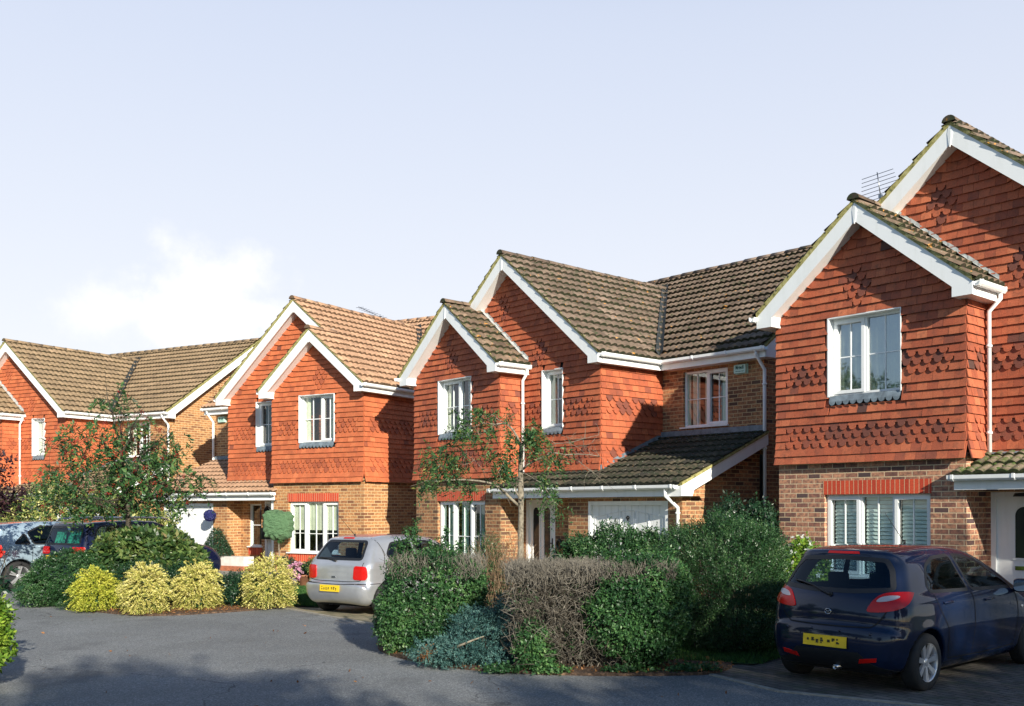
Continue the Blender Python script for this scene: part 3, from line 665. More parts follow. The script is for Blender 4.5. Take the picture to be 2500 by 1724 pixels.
    vm.append(rake(T, flip, root, Pb, G2 + e_, uR, d1 - oh, 1)); vm.append(rake(T, flip, root, Pb, -e_, uR, d1 - oh, 1, shorten=(w1 / 2 + e_) / (uR + e_) - .02))
    for ua, zt, v_ in ((w1 / 2, zb_, -oh), (uR, zB, d1 - oh)):
        mb = MB(T, flip); mb.prism([(ua - .012, v_ - .006, zt + .01), (ua + .012, v_ - .006, zt + .01), (ua + .045, v_ - .004, zt - .12), (ua + .006, v_ - .012, zt - .335), (ua - .006, v_ - .012, zt - .335), (ua - .045, v_ - .004, zt - .12)], (0, .012, 0)); mb.build('apex_cover', 'white_upvc', root)
    Pg = lambda a, z, u: (wvr - .02 - (u - 0), a, z)
    vm.append(rake(T, flip, root, Pg, vE, vW, 0, 1, depth=wvr - W3)); vm.append(rake(T, flip, root, Pg, vB, vW, 0, 1, depth=wvr - W3))
    # lean-to verge board
    z_l = lambda v: HP['zl'] + (HP['zlt'] - HP['zl']) * (v - (dL - e_)) / (d2 - (dL - e_))
    mb = MB(T, flip); vl = dL - e_
    mb.prism([(8.80, vl, z_l(vl) - .01), (8.80, d2, z_l(d2) - .01), (8.80, d2, z_l(d2) - .24), (8.80, vl + .32, z_l(vl + .32) - .24), (8.80, vl + .28, HP['zlb']), (8.80, vl, HP['zlb'])], (-.03, 0, 0))
    mb.face([(8.79, vl, HP['zlb'] + .006), (8.55, vl, HP['zlb'] + .006), (8.55, vl + .3, HP['zlb'] + .006), (8.79, vl + .3, HP['zlb'] + .006)])
    mb.face([(8.79, vl + .3, z_l(vl + .3) - .2), (8.55, vl + .3, z_l(vl + .3) - .2), (8.55, d2, z_l(d2) - .2), (8.79, d2, z_l(d2) - .2)])
    mb.build('bargeboard', 'white_upvc', root)
    V = MB(T, flip); n = 10
    for i in range(n):
        a, b2 = vl + (d2 - vl) * i / n, vl + (d2 - vl) * (i + 1) / n; V.prism([(8.82, a, z_l(a) - .008), (8.82, b2, z_l(b2) - .008), (8.82, b2, z_l(b2) + .045), (8.82, a, z_l(a) + .045)], (-.1, 0, 0))
    for x in vm + [V]: x.build('verge_mortar', 'verge_mortar', root)
    # ---- lean-to roof
    lo = MB(T, flip); sl_ = math.hypot(d2 - vl, HP['zlt'] - HP['zl']); U_ = ((0, (d2 - vl) / sl_, (HP['zlt'] - HP['zl']) / sl_))
    roof(lo, (3.18, vl - .05, z_l(vl - .05)), (1, 0, 0), U_, 8.82 - 3.18, sl_ + .05, [((G2, d1, 0), (-.0, 1, 0)) if False else ((0, 99, 0), (0, 1, 0))], sd + 7, lift=.03)
    bmx = lo.build('porch_roof', roof_low, root)
    # gutters, fascias and soffits
    fascia(T, flip, root, (w1 + e_, -oh + .03, zE - .01), (w1 + e_, d1, zE - .01), (-1, 0, 0), .185, e_)
    fascia(T, flip, root, (G2 + e_, d1 - oh + .03, zE - .01), (G2 + e_, vE, zE - .01), (-1, 0, 0), .185, e_)
    fascia(T, flip, root, (-e_, -oh + .03, zE - .01), (-e_, vE, zE - .01), (1, 0, 0), .185, e_)
    fascia(T, flip, root, (G2 + e_, vE, zE - .01), (wvr - .02, vE, zE - .01), (0, 1, 0), .185, e_)
    fascia(T, flip, root, (3.20, vl, HP['zl'] - .02), (8.78, vl, HP['zl'] - .02), (0, 1, 0), .19, d1 - vl)
    g0 = zE + .005
    gutter(T, flip, root, (w1 + e_, -oh + .01, g0), (w1 + e_, d1 + .01, g0), (1, 0, 0))
    gutter(T, flip, root, (G2 + e_, d1 - oh + .01, g0), (G2 + e_, vE - .0, g0), (1, 0, 0))
    gutter(T, flip, root, (-e_, -oh - .07, g0), (-e_, vE, g0), (-1, 0, 0))
    gutter(T, flip, root, (G2 + e_ - .0, vE, g0), (wvr + .03, vE, g0), (0, -1, 0))
    gutter(T, flip, root, (3.14, vl, HP['zl']), (8.72, vl, HP['zl']), (0, -1, 0))
    def pipe(pts, r=.034):
        mb = MB(T, flip); mb.tube(pts, r, 10); zt = pts[-2][2]; zb0 = pts[-1][2]
        for z in [zb0 + .3 + 1.3 * i for i in range(5)]:
            if zb0 < z < zt - .1: mb.tube([(pts[-1][0], pts[-1][1], z), (pts[-1][0], pts[-1][1], z + .035)], r * 1.35, 10)
        mb.tube([(pts[0][0], pts[0][1], pts[0][2] - .04), (pts[0][0], pts[0][1], pts[0][2] + .03)], r * 1.3, 10)
        mb.build('downpipe', 'white_upvc', root)
    if opt.get('pipe1', True): pipe([(w1 + e_ + .05, d1 - .12, g0 - .05), (w1 + e_ + .05, d1 - .12, g0 - .16), (w1 + .11, d1 - .10, g0 - .32), (w1 + .11, d1 - .10, lv(d1) - .02 if not flip else 2.6)])
    if opt.get('pipe2', True): pipe([(wvr - .22, vE - .05, g0 - .05), (wvr - .22, vE - .05, g0 - .14), (W3 + .06 if not opt.get('p2in') else W3 - .2, d2 - .06, g0 - .42), (W3 + .06, d2 - .06, g0 - .6), (W3 + .06, d2 - .06, 0.1)])
    if opt.get('pipe3', True): pipe([(8.46, vl - .05, HP['zl'] - .05), (8.46, vl - .05, HP['zl'] - .2), (8.52, dL - .05, HP['zl'] - .42), (8.52, dL - .05, .1)])
    # ---- windows
    window(root, T, flip, PF(0), *GW, (.33, .66) if key != 'A' else (.34, .655), (0, 2), (1, 1), .07, sill='deep', curtain=opt.get('gcur', 'curtain_green'), cpat=opt.get('gpat', 'many'))
    window(root, T, flip, PF(0), *UW, (.56 if not flip else .44,) if key != 'A' else (.47,), opt.get('usash', (0,)), (1, 1), .075, lining=.045, curtain=opt.get('ucur', 'curtain'), cpat=opt.get('upat', 'sides'), glassmat=opt.get('uglass', 'window_glass'))
    window(root, T, flip, PF(d1), *MW, (), (0,), (1, 1), .075, lining=.045, curtain='curtain', cpat='left')
    window(root, T, flip, PF(d2), *WW, (.52,), (1,), (1, 1), .05, sill='deep', curtain='curtain', cpat=opt.get('wpat', 'many'), glassmat='window_glass')
    if opt.get('sidewin'): window(root, T, flip, PF(d1), *SW, (), (), (0, 1), .05, sill='deep', cpat=None)
    # ---- front door
    mb = MB(T, flip); Pd = PF(d1)
    def bx(m, a0, a1, z0, z1, da, db): m.prism([Pd(a0, z0, da), Pd(a1, z0, da), Pd(a1, z1, da), Pd(a0, z1, da)], Vector(Pd(0, 0, db)) - Vector(Pd(0, 0, da)))
    for a0, a1, z0, z1 in ((FD[0], FD[0] + .07, 0, FD[3]), (FD[1] - .07, FD[1], 0, FD[3]), (FD[0] + .07, FD[1] - .07, FD[3] - .07, FD[3])): bx(mb, a0, a1, z0, z1, .0, .09)
    door = mb.build('front_door', 'white_upvc', root)
    mb = MB(T, flip); bx(mb, FD[0] + .07, FD[1] - .07, .02, FD[3] - .07, .045, .085); cx = (FD[0] + FD[1]) / 2
    def arch(m, cx, hw, z0, z1, t, da, db):
        for i in range(12):
            pass
        n = 12; outer = [(cx - hw - t, z0 - t), (cx + hw + t, z0 - t)] + [(cx + (hw + t) * math.cos(PI * i / n), z1 - hw + (hw + t) * math.sin(PI * i / n)) for i in range(n + 1)]
        inner = [(cx - hw, z0), (cx + hw, z0)] + [(cx + hw * math.cos(PI * i / n), z1 - hw + hw * math.sin(PI * i / n)) for i in range(n + 1)]
        L_ = len(outer)
        for i in range(L_):
            j = (i + 1) % L_; m.face([Pd(*outer[i], da), Pd(*outer[j], da), Pd(*inner[j], da), Pd(*inner[i], da)]); m.face([Pd(*outer[i], da), Pd(*outer[j], da), Pd(*outer[j], db), Pd(*outer[i], db)]); m.face([Pd(*inner[i], da), Pd(*inner[j], da), Pd(*inner[j], db), Pd(*inner[i], db)])
        return inner
    gl = MB(T, flip)
    if opt.get('door', 'double') == 'double': spots = ((cx - .19, .105, .42, 1.83), (cx + .19, .105, .42, 1.83))
    else: spots = ((cx - .02, .13, 1.02, 1.78),)
    for c_, hw, z0, z1 in spots:
        inner = arch(mb, c_, hw, z0, z1, .03, .03, .05); gl.face([Pd(a, z, .042) for a, z in inner])
    mb.build('door_panel', 'white_upvc', door); g_ = gl.build('door_glass', 'door_glass', door)
    mb = MB(T, flip); hx = FD[1] - .13; bx(mb, hx - .015, hx + .015, .92, 1.14, .025, .05); bx(mb, hx - .09, hx + .012, 1.02, 1.04, .0, .02); bx(mb, hx - .005, hx + .005, 1.02, 1.04, .0, .05); mb.build('door_handle', 'black_metal', door)
    mb = MB(T, flip); bx(mb, cx - .15, cx + .15, .26 if len(spots) == 2 else .84, .32 if len(spots) == 2 else .90, .03, .05); mb.build('letterbox', 'brass' if len(spots) == 2 else 'chrome', door)
    # ---- garage door
    mb = MB(T, flip); Pd = PF(dL)
    for a0, a1, z0, z1 in ((GD[0] - .01, GD[0] + .07, -.02, GD[3] + .0), (GD[1] - .07, GD[1] + .01, -.02, GD[3]), (GD[0] + .07, GD[1] - .07, GD[3] - .08, GD[3])): bx(mb, a0, a1, z0, z1, .0, .08)
    gd = mb.build('garage_door', 'white_upvc', root)
    mb = MB(T, flip); n = 22 if opt.get('gpanel') != 'arch' else 11; a0, a1 = GD[0] + .07, GD[1] - .07
    for i in range(n):
        xa, xb = a0 + (a1 - a0) * i / n, a0 + (a1 - a0) * (i + 1) / n; bx(mb, xa + .005, xb - .005, 0.01, GD[3] - .085, .052 + .002 * (i % 2) * 0, .09)
    bx(mb, a0, a1, 0, GD[3] - .08, .060, .10)
    if opt.get('gpanel') == 'arch':
        nn = 5
        for i in range(nn):
            xa, xb = a0 + .08 + (a1 - a0 - .16) * i / nn, a0 + .08 + (a1 - a0 - .16) * (i + 1) / nn - .03; yt = lambda x: 1.62 + .16 * (1 - abs((x - (a0 + a1) / 2) / ((a1 - a0) / 2)))
            for xx, yy, xx2, yy2 in ((xa, .15, xa, yt(xa)), (xb, .15, xb, yt(xb)), (xa, yt(xa), xb, yt(xb)), (xa, .15, xb, .15)):
                mb.tube([Pd(xx, yy, .05), Pd(xx2, yy2, .05)], .009, 6)
    mb.build('door_panel', 'white_upvc', gd)
    mb = MB(T, flip); c_ = (a0 + a1) / 2; mb.tube([Pd(c_, 1.62, .05), Pd(c_, 1.62, .01)], .03, 10); mb.tube([Pd(c_, 1.66, .03), Pd(c_, 1.56, .03)], .014, 8); mb.build('door_handle', 'black_metal', gd)
    # alarm box
    if opt.get('alarm'):
        a_ = opt['alarm']; mb = MB(T, flip); mb.prism([(a_, d2 - .075, 4.60), (a_ + .30, d2 - .075, 4.60), (a_ + .30, d2 - .075, 4.775), (a_, d2 - .075, 4.775)], (0, .06, 0)); mb.prism([(a_ - .01, d2 - .015, 4.585), (a_ + .31, d2 - .015, 4.585), (a_ + .31, d2 - .015, 4.79), (a_ - .01, d2 - .015, 4.79)], (0, .02, 0))
        al = mb.build('alarm_box', 'alarm_green', root)
        cu = bpy.data.curves.new('lettering', 'FONT'); cu.body = opt.get('alarmtext', 'Ms·tec8'); cu.size = .105; cu.extrude = .001; cu.align_x = 'CENTER'; cu.offset = .002
        to = bpy.data.objects.new('tmp', cu); SC.collection.objects.link(to); dg = bpy.context.evaluated_depsgraph_get(); me = bpy.data.meshes.new_from_object(to.evaluated_get(dg)); bpy.data.objects.remove(to)
        ac = a_ + .15
        if flip: ac = w1 - ac
        me.transform(Matrix.Translation((ac * (1 + su), (d2 - .0765) * (1 + sv) - .002, 4.675 + dz)) @ Matrix.Rotation(PI / 2, 4, 'X') @ Matrix.Diagonal((.62, 1, 1, 1)))
        for i in range(3):
            x0 = ac * (1 + su) - .11 + i * .078; zz = 4.635 + dz; yy = (d2 - .0765) * (1 + sv) - .002; b_ = len(me.vertices)
            me.vertices.add(0)
        me.materials.clear(); me.materials.append(MATS['alarm_ink']); link(bpy.data.objects.new('lettering', me), al)
        mb = MB(T, flip)
        for i in range(3): x0 = a_ + .04 + i * .078; mb.box((x0, d2 - .078, 4.632), (x0 + .062, d2 - .076, 4.642))
        mb.build('small_print', 'alarm_ink', al)
    return root, T
def aerial(parent, T, flip, base, boom, elems, label=None, name='tv_aerial', pole=None, el=(0, 0, 1), size=.5):
    mb = MB(T, flip); base, boom, el = Vector(base), Vector(boom), Vector(el).normalized()
    if pole: mb.tube([Vector(pole), base], .012, 6)
    mb.tube([base, base + boom], .010, 6)
    for i in range(elems):
        c = base + boom * ((i + .5) / elems); s = size * (1 - .25 * i / elems) / 2; mb.tube([c - el * s, c + el * s], .006, 5, smooth=False)
    c = base + boom * .12; mb.box((c.x - .03, c.y - .03, c.z - .04), (c.x + .03, c.y + .03, c.z + .03))
    return mb.build(name, 'silver_metal', parent)
plain('door_glass', (.018, .025, .03), .12); plain('brass', (.45, .30, .10), .3, Metallic=1.0); plain('alarm_green', (.50, .72, .62), .5); plain('alarm_ink', (.01, .10, .075), .6)
HA, TA = house('A', 'nearest house, at the right, with shuttered ground window behind the navy car', False, 'clay_a', 'brick_a', 'roof_dark', 'roof_green', 'roof_mossy',
    dict(gpat='shutter', gcur='shutter_white', usash=(0,), upat='net', uglass='window_glass_sky', door='single', pipe2=True, pipe3=False))
HB, TB_ = house('B', 'mossy roofed house in the middle of the row, thin tree in front of it', False, 'clay_b', 'brick_b', 'roof_dark', 'roof_shadowed', 'roof_mossy',
    dict(gpat='many', gcur='curtain_green', upat='sides', alarm=7.99, gpanel='arch', usash=(0,)))
HC, TC_ = house('C', 'house with clean tan roof tiles and white garage behind the silver hatchback', True, 'clay_c', 'brick_c', 'roof_tan', 'roof_tan', 'roof_tan',
    dict(gpat='blind', gcur='curtain', upat='sides', alarm=8.22, sidewin=True, usash=(0,), pipe1=False, pipe3=False))
HD, TD_ = house('D', 'farthest house at the left edge with olive brown roof, partly hidden by the berry tree', False, 'clay_c', 'brick_c', 'roof_olive', 'roof_olive', 'roof_olive', dict(upat='net'))
aerial(HA, TA, False, (.19, 2.85, 7.66), (-.02, -.10, .50), 7, pole=(.19, 2.90, 5.3), el=(1, 0, .06), size=.85)
aerial(HC, TC_, True, (2.90, 3.60, 7.72), (.88, -.15, .42), 9, pole=(2.94, 3.62, 7.5), el=(0, 1, .25), size=.40)
rg_ = random.Random(4); mb = MB(TA, False)
for i in range(80):      # cushions of moss on the near porch roof
    u = rg_.uniform(3.25, 5.6); v = dL - e_ + .02 + abs(rg_.gauss(0, .28)); z = HP['zl'] + .469 * (v - dL + e_) + .045; r = rg_.uniform(.018, .055); n = 8; rings = []
    for (rr, zz) in ((1, -.3), (.95, .25), (.6, .62), (.05, .75)): rings.append([mb.vert((u + r * rr * math.cos(2 * PI * k / n) * rg_.uniform(.85, 1.2), v + r * rr * math.sin(2 * PI * k / n) * rg_.uniform(.85, 1.2), z + r * zz)) for k in range(n)])
    for a in range(3):
        for k in range(n): mb.idx([rings[a][k], rings[a][(k + 1) % n], rings[a + 1][(k + 1) % n], rings[a + 1][k]], smooth=True)
plain('moss', (.060, .105, .016), .95, .5, 25); o = mb.build('moss', 'moss', HA); o['kind'] = 'stuff'
# ------------------------------------------------------------ cars
def paint(name, col, metal=.3, rough=.28, flake=0.):
    s = M(name, rough, col, Metallic=metal, Coat_Weight=1.0, Coat_Roughness=.015, Specular_IOR_Level=.15)
    n = s.noise(3, detail=4); f = s.rng(n, .3, .7, .9, 1.1); s.base(s.mix(1., (*col, 1), s.n('ShaderNodeCombineColor', {0: f, 1: f, 2: f}).outputs[0], 'MULTIPLY'))
paint('paint_navy', (.0004, .0062, .030), .0, .5); paint('paint_silver', (.47, .485, .51), .6, .3); paint('paint_night', (.002, .006, .030), .0, .5); paint('paint_ice', (.34, .45, .54), .35, .3)
plain('black_plastic', (.010, .011, .013), .5); plain('rubber', (.016, .016, .017), .75); plain('gap', (.002, .002, .003), .8)
plain('alloy', (.6, .61, .63), .3, Metallic=.6); plain('lamp_red', (.50, .006, .004), .2); plain('lamp_clear', (.50, .46, .48), .2); plain('plate_yellow', (.80, .56, .02), .45); plain('plate_ink', (.07, .055, .02), .6)
plain('seat_fabric', (.012, .013, .016), .9); plain('cabin', (.02, .022, .025), .8); plain('seat_light', (.18, .19, .20), .9)
plain('mirror_glass', (.8, .8, .8), .02, Metallic=1.0); plain('indicator', (.75, .72, .70), .15); plain('green_curtain', (.05, .55, .28), .9, .2, 6)
def catmull(pts, n=8, closed=True):
    out = []; m = len(pts)
    for i in range(m if closed else m - 1):
        p0, p1, p2, p3 = [np.array(pts[(i + j - 1) % m] if closed else pts[max(0, min(m - 1, i + j - 1))], float) for j in range(4)]
        for k in range(n):
            t = k / n; out.append(.5 * ((2 * p1) + (-p0 + p2) * t + (2 * p0 - 5 * p1 + 4 * p2 - p3) * t * t + (-p0 + 3 * p1 - 3 * p2 + p3) * t ** 3))
    if not closed: out.append(np.array(pts[-1], float))
    return np.array(out)
def poly_sdf(P, X, Z):
    d = np.full(X.shape, 1e9); ins = np.zeros(X.shape, bool); n = len(P)
    for i in range(n):
        a, b = P[i], P[(i + 1) % n]; e = b - a; wx, wz = X - a[0], Z - a[1]; t = np.clip((wx * e[0] + wz * e[1]) / max(1e-12, e @ e), 0, 1)
        d = np.minimum(d, (wx - e[0] * t) ** 2 + (wz - e[1] * t) ** 2)
        c = (a[1] > Z) != (b[1] > Z)
        if abs(e[1]) > 1e-12: ins ^= c & (X < e[0] * (Z - a[1]) / e[1] + a[0])
    d = np.sqrt(d); return np.where(ins, -d, d)
def inpoly(P, x, z): return poly_sdf(np.array(P, float), x, z)
def smax(a, b, k): h = np.maximum(k - np.abs(a - b), 0) / k; return np.maximum(a, b) + h * h * k * .25
class Body:
    def __init__(s, sp):
        s.sp = sp; L, H = sp['L'], sp['H']; s.h = .012
        s.gx = np.arange(-.4, L + .4, s.h); s.gz = np.arange(-.1, H + .35, s.h)
        X, Z = np.meshgrid(s.gx, s.gz, indexing='ij'); s.G = poly_sdf(catmull(sp['profile'], 6), X, Z)
        zz = np.linspace(0, H + .3, 200); ww = np.interp(zz, [p[0] for p in sp['width']], [p[1] for p in sp['width']])
        k = np.exp(-np.linspace(-2, 2, 11) ** 2); k /= k.sum(); s.zz, s.ww = zz, np.convolve(np.pad(ww, 5, 'edge'), k, 'valid')
    def side(s, x, z):
        u = np.clip((x + .4) / s.h, 0, len(s.gx) - 1.001); v = np.clip((z + .1) / s.h, 0, len(s.gz) - 1.001); i, j = u.astype(int), v.astype(int); a, b = u - i, v - j; G = s.G
        return (G[i, j] * (1 - a) + G[i + 1, j] * a) * (1 - b) + (G[i, j + 1] * (1 - a) + G[i + 1, j + 1] * a) * b
    def f(s, p):
        sp = s.sp; L = sp['L']; x, y, z = p[..., 0], np.abs(p[..., 1]), p[..., 2]
        q = (L / 2 - x) / (L / 2); hb = np.clip((z - .2) / .3, 0, 1)
        xe = x - sp.get('bulge', .14) * y * y * q; ze = z + sp.get('crown', .06) * y * y
        W = np.interp(z, s.zz, s.ww); r = np.clip((sp['xr'] + .55 - x) / (sp['xr'] + .55), 0, 1); t = np.clip((x - (sp['xf'] - .5)) / (L - sp['xf'] + .5), 0, 1)
        W = W * (1 - sp.get('taperR', .07) * r * r - sp.get('taperF', .15) * t * t)
        for xw in (sp['xr'], sp['xf']): W = W + sp.get('flare', .018) * np.exp(-((x - xw) / .36) ** 2) * np.exp(-((z - .52) / .22) ** 2)
        up = np.clip((z - .75) / .4, 0, 1)
        a = smax(s.side(xe, ze), (y - W) * .95, sp.get('kr', .16) * (1 - up) + sp.get('kt', .14) * up)
        for xw in (sp['xr'], sp['xf']):
            d = np.sqrt((x - xw) ** 2 + (z - sp['wr']) ** 2); c = np.maximum(d - sp['wr'] - sp.get('arch', .050), .50 - y); a = np.maximum(a, -c)
        return a
    def grad(s, p, e=.004):
        g = np.stack([s.f(p + np.array(d) * e) - s.f(p - np.array(d) * e) for d in ((1, 0, 0), (0, 1, 0), (0, 0, 1))], -1); return g / (np.linalg.norm(g, axis=-1, keepdims=True) + 1e-9)
    def mesh(s, h):
        sp = s.sp; xs = np.arange(-.12, sp['L'] + .12, h); ys = np.arange(-sp['W'] / 2 - .1, sp['W'] / 2 + .1, h); zs = np.arange(.08, sp['H'] + .08, h)
        P = np.stack(np.meshgrid(xs, ys, zs, indexing='ij'), -1); F = s.f(P); S = F < 0; nx, ny, nz = F.shape
        acc = np.zeros((nx - 1, ny - 1, nz - 1, 3)); cnt = np.zeros((nx - 1, ny - 1, nz - 1))
        for ax in range(3):
            sl0 = [slice(None)] * 3; sl1 = [slice(None)] * 3; sl0[ax] = slice(0, -1); sl1[ax] = slice(1, None)
            A, B = F[tuple(sl0)], F[tuple(sl1)]; cr = (A < 0) != (B < 0); t = np.where(cr, A / (A - B + 1e-12), 0); pt = P[tuple(sl0)].copy(); pt[..., ax] += t * h; pt[~cr] = 0
            o = [a for a in range(3) if a != ax]
            for i in (0, 1):
                for j in (0, 1):
                    sl = [slice(None)] * 3; sl[o[0]] = slice(i, F.shape[o[0]] - 1 + i); sl[o[1]] = slice(j, F.shape[o[1]] - 1 + j)
                    acc += pt[tuple(sl)]; cnt += cr[tuple(sl)]
        act = cnt > 0; idx = -np.ones(act.shape, int); idx[act] = np.arange(act.sum()); V = acc[act] / cnt[act][:, None]; Q = []
        for ax in range(3):
            o = [a for a in range(3) if a != ax]; sl0 = [slice(1, -1)] * 3; sl1 = [slice(1, -1)] * 3; sl0[ax] = slice(0, -1); sl1[ax] = slice(1, None)
            c = S[tuple(sl0)] != S[tuple(sl1)]; I = np.argwhere(c); off = np.ones(3, int); off[ax] = 0; I = I + off; fl = S[tuple(I.T)]
            def cell(di, dj): J = I.copy(); J[:, o[0]] -= di; J[:, o[1]] -= dj; return idx[tuple(J.T)]
            q = np.stack([cell(1, 1), cell(0, 1), cell(0, 0), cell(1, 0)], -1); 
            if ax == 1: fl = ~fl
            q[~fl] = q[~fl][:, ::-1]; Q.append(q)
        Q = np.concatenate(Q); Q = Q[(Q >= 0).all(1)]
        for _ in range(3): V = V - s.grad(V) * s.f(V)[:, None] * .8
        return V, Q
    def proj(s, pts, H, Dr, org, far=1.6, off=.002):
        """pts (n,2): (s, z); point = org + s*H + z*Z, marching along -Dr from outside"""
        H, Dr, org = np.array(H, float), np.array(Dr, float), np.array(org, float); pts = np.array(pts, float)
        B = org + pts[:, :1] * H + pts[:, 1:2] * np.array([0, 0, 1.]); lo = np.zeros(len(B)); hi = np.full(len(B), far); found = np.zeros(len(B), bool); N_ = 60
        for k in range(N_):
            t = far * k / N_; fv = s.f(B - Dr * t); nw = (fv < 0) & ~found; hi[nw] = t; lo[nw] = t - far / N_; found |= nw
        for _ in range(16): mid = (lo + hi) / 2; inn = s.f(B - Dr * mid[:, None]) < 0; hi = np.where(inn, mid, hi); lo = np.where(inn, lo, mid)
        Pp = B - Dr * hi[:, None]; return Pp + s.grad(Pp, .01) * off
def offset_poly(P, d):
    P = np.array(P, float); n = len(P); ar = .5 * sum(P[i][0] * P[(i + 1) % n][1] - P[(i + 1) % n][0] * P[i][1] for i in range(n)); sg = 1 if ar > 0 else -1; out = []
    for i in range(n):
        a, b, c = P[i - 1], P[i], P[(i + 1) % n]; t = (b - a) / (np.linalg.norm(b - a) + 1e-9) + (c - b) / (np.linalg.norm(c - b) + 1e-9); t /= np.linalg.norm(t) + 1e-9; out.append(b + np.array([t[1], -t[0]]) * sg * d)
    return np.array(out)
def roundpoly(P, n=5, r=.22):
    """cut the corners of a polygon with small arcs"""
    P = [np.array(p, float) for p in P]; out = []
    for i in range(len(P)):
        a, b, c = P[i - 1], P[i], P[(i + 1) % len(P)]; ra = min(.06, r * np.linalg.norm(a - b)) ; rc = min(.06, r * np.linalg.norm(c - b)); p = b + (a - b) / np.linalg.norm(a - b) * ra; q = b + (c - b) / np.linalg.norm(c - b) * rc
        for k in range(n + 1): t = k / n; out.append((1 - t) ** 2 * p + 2 * t * (1 - t) * b + t * t * q)
    return np.array(out)
def densify(P, step=.03, closed=True):
    out = []; n = len(P)
    for i in range(n if closed else n - 1):
        a, b = P[i], P[(i + 1) % n]; m = max(1, int(np.linalg.norm(b - a) / step))
        for k in range(m): out.append(a + (b - a) * k / m)
    if not closed: out.append(P[-1])
    return np.array(out)
SIDE = lambda sg: ((1, 0, 0), (0, sg, 0), (0, sg * 1.15, 0), 1.1)
REAR = ((0, 1, 0), (-1, 0, 0), (-.35, 0, 0), 1.8)
def FRONT(L): return ((0, 1, 0), (1, 0, 0), (L + .35, 0, 0), 2.2)
def CORNER(sg, a=.8, W=1.695): return ((math.sin(a), sg * math.cos(a), 0), (-math.cos(a), sg * math.sin(a), 0), (.10 - .9 * math.cos(a), sg * (W / 2 - .10 + .9 * math.sin(a)), 0), 2.0)
def patch(B, P, view, name, mat, par, off=.003, step=.04, thick=0.):
    P = densify(np.array(P, float), step); mn, mx = P.min(0), P.max(0)
    gx, gz = np.meshgrid(np.arange(mn[0] + step / 2, mx[0], step), np.arange(mn[1] + step / 2, mx[1], step)); I = np.stack([gx.ravel(), gz.ravel()], -1)
    if len(I): I = I[poly_sdf(P, I[:, 0], I[:, 1]) < -step * .35]
    pts = [Vector(p) for p in P] + [Vector(p) for p in I]; n = len(P)
    r = geometry.delaunay_2d_cdt(pts, [(i, (i + 1) % n) for i in range(n)], [], 1, 1e-5)
    v2 = np.array([tuple(v) for v in r[0]]); V = B.proj(v2, *view, off=off); mb = MB()
    mb.v = [tuple(v) for v in V]
    for f in r[2]: mb.idx(list(f), smooth=True)
    if thick:
        Pb = B.proj(P, *view, off=off); Pc = B.proj(P, *view, off=-thick); 
        for i in range(n): j = (i + 1) % n; mb.face([Pb[i], Pb[j], Pc[j], Pc[i]])
    return mb.build(name, mat, par)
def ringstrip(B, P, view, name, mat, par, d0, d1, off=.004, step=.03):
    P = densify(np.array(P, float), step); a, b = B.proj(offset_poly(P, d0), *view, off=off), B.proj(offset_poly(P, d1), *view, off=off * .5); mb = MB(); n = len(P)
    mb.v = [tuple(v) for v in a] + [tuple(v) for v in b]
    for i in range(n): j = (i + 1) % n; mb.idx([i, j, n + j, n + i], smooth=True)
    return mb.build(name, mat, par)
def strip(B, mb, P, view, w=.007, off=.003, step=.03):
    P = densify(np.array(P, float), step, False); t = np.gradient(P, axis=0); t /= np.linalg.norm(t, axis=1, keepdims=True) + 1e-9; nn = np.stack([-t[:, 1], t[:, 0]], -1) * w / 2
    a, b = B.proj(P + nn, *view, off=off), B.proj(P - nn, *view, off=off); i0 = len(mb.v); n = len(P); mb.v += [tuple(v) for v in a] + [tuple(v) for v in b]
    for i in range(n - 1): mb.idx([i0 + i, i0 + i + 1, i0 + n + i + 1, i0 + n + i], smooth=True)
def wheel(par, x, y, R, wd, spokes, sg, twin=False, dia=.66):
    e = bpy.data.objects
    mb = MB(); r0 = R * dia; w = wd / 2
    prof = [(r0 * .98, -w), (r0 + .01, -w * 1.02), (R * .90, -w * .98), (R * .975, -w * .80), (R, -w * .55), (R, w * .55), (R * .975, w * .80), (R * .90, w * .98), (r0 + .01, w * 1.02), (r0 * .98, w)]
    mb.lathe([(r, z) for r, z in prof], 48, (0, 0, 0), 'y')
    for q in (-.3, 0, .3): mb.lathe([(R * 1.001, w * q - .004), (R * 1.001, w * q + .004)], 32, (0, 0, 0), 'y', False)
    wh = mb.build('wheel', 'rubber', par); wh.location = (x, y, R)
    rm = MB(); o = sg * w
    rm.lathe([(r0, o * .95), (r0 * .97, o * .98), (r0 * .93, o * .80), (r0 * .90, -o * .9)], 40, (0, 0, 0), 'y')
    for k in range(spokes):
        a = 2 * PI * k / spokes + .2
        for da in ((-.13, .13) if twin else (0,)):
            c, s_ = math.cos(a + da), math.sin(a + da); ww0, ww1 = (.020, .030) if not twin else (.014, .018)
            def pt(r, t, yy): return (r * c - t * s_, yy, r * s_ + t * c)
            i0 = len(rm.v); pr = []
            for r, t, yy in ((r0 * .20, ww0, o * .72), (r0 * .93, ww1, o * .90)):
                pr += [pt(r, -t, yy), pt(r, t, yy), pt(r, t * 1.1, yy - sg * .03), pt(r, -t * 1.1, yy - sg * .03)]
            rm.v += pr
            for f in ((0, 1, 5, 4), (1, 2, 6, 5), (3, 0, 4, 7)): rm.idx([i0 + j for j in f])
    rm.lathe([(.001, o * .78), (r0 * .13, o * .78), (r0 * .24, o * .70), (r0 * .24, o * .5)], 20, (0, 0, 0), 'y')
    rm.build('rim', 'alloy', wh)
    hb = MB(); hb.lathe([(.001, o * .2), (r0 * .90, o * .2)], 24, (0, 0, 0), 'y'); hb.build('brake_disc', 'cabin', wh)
    return wh
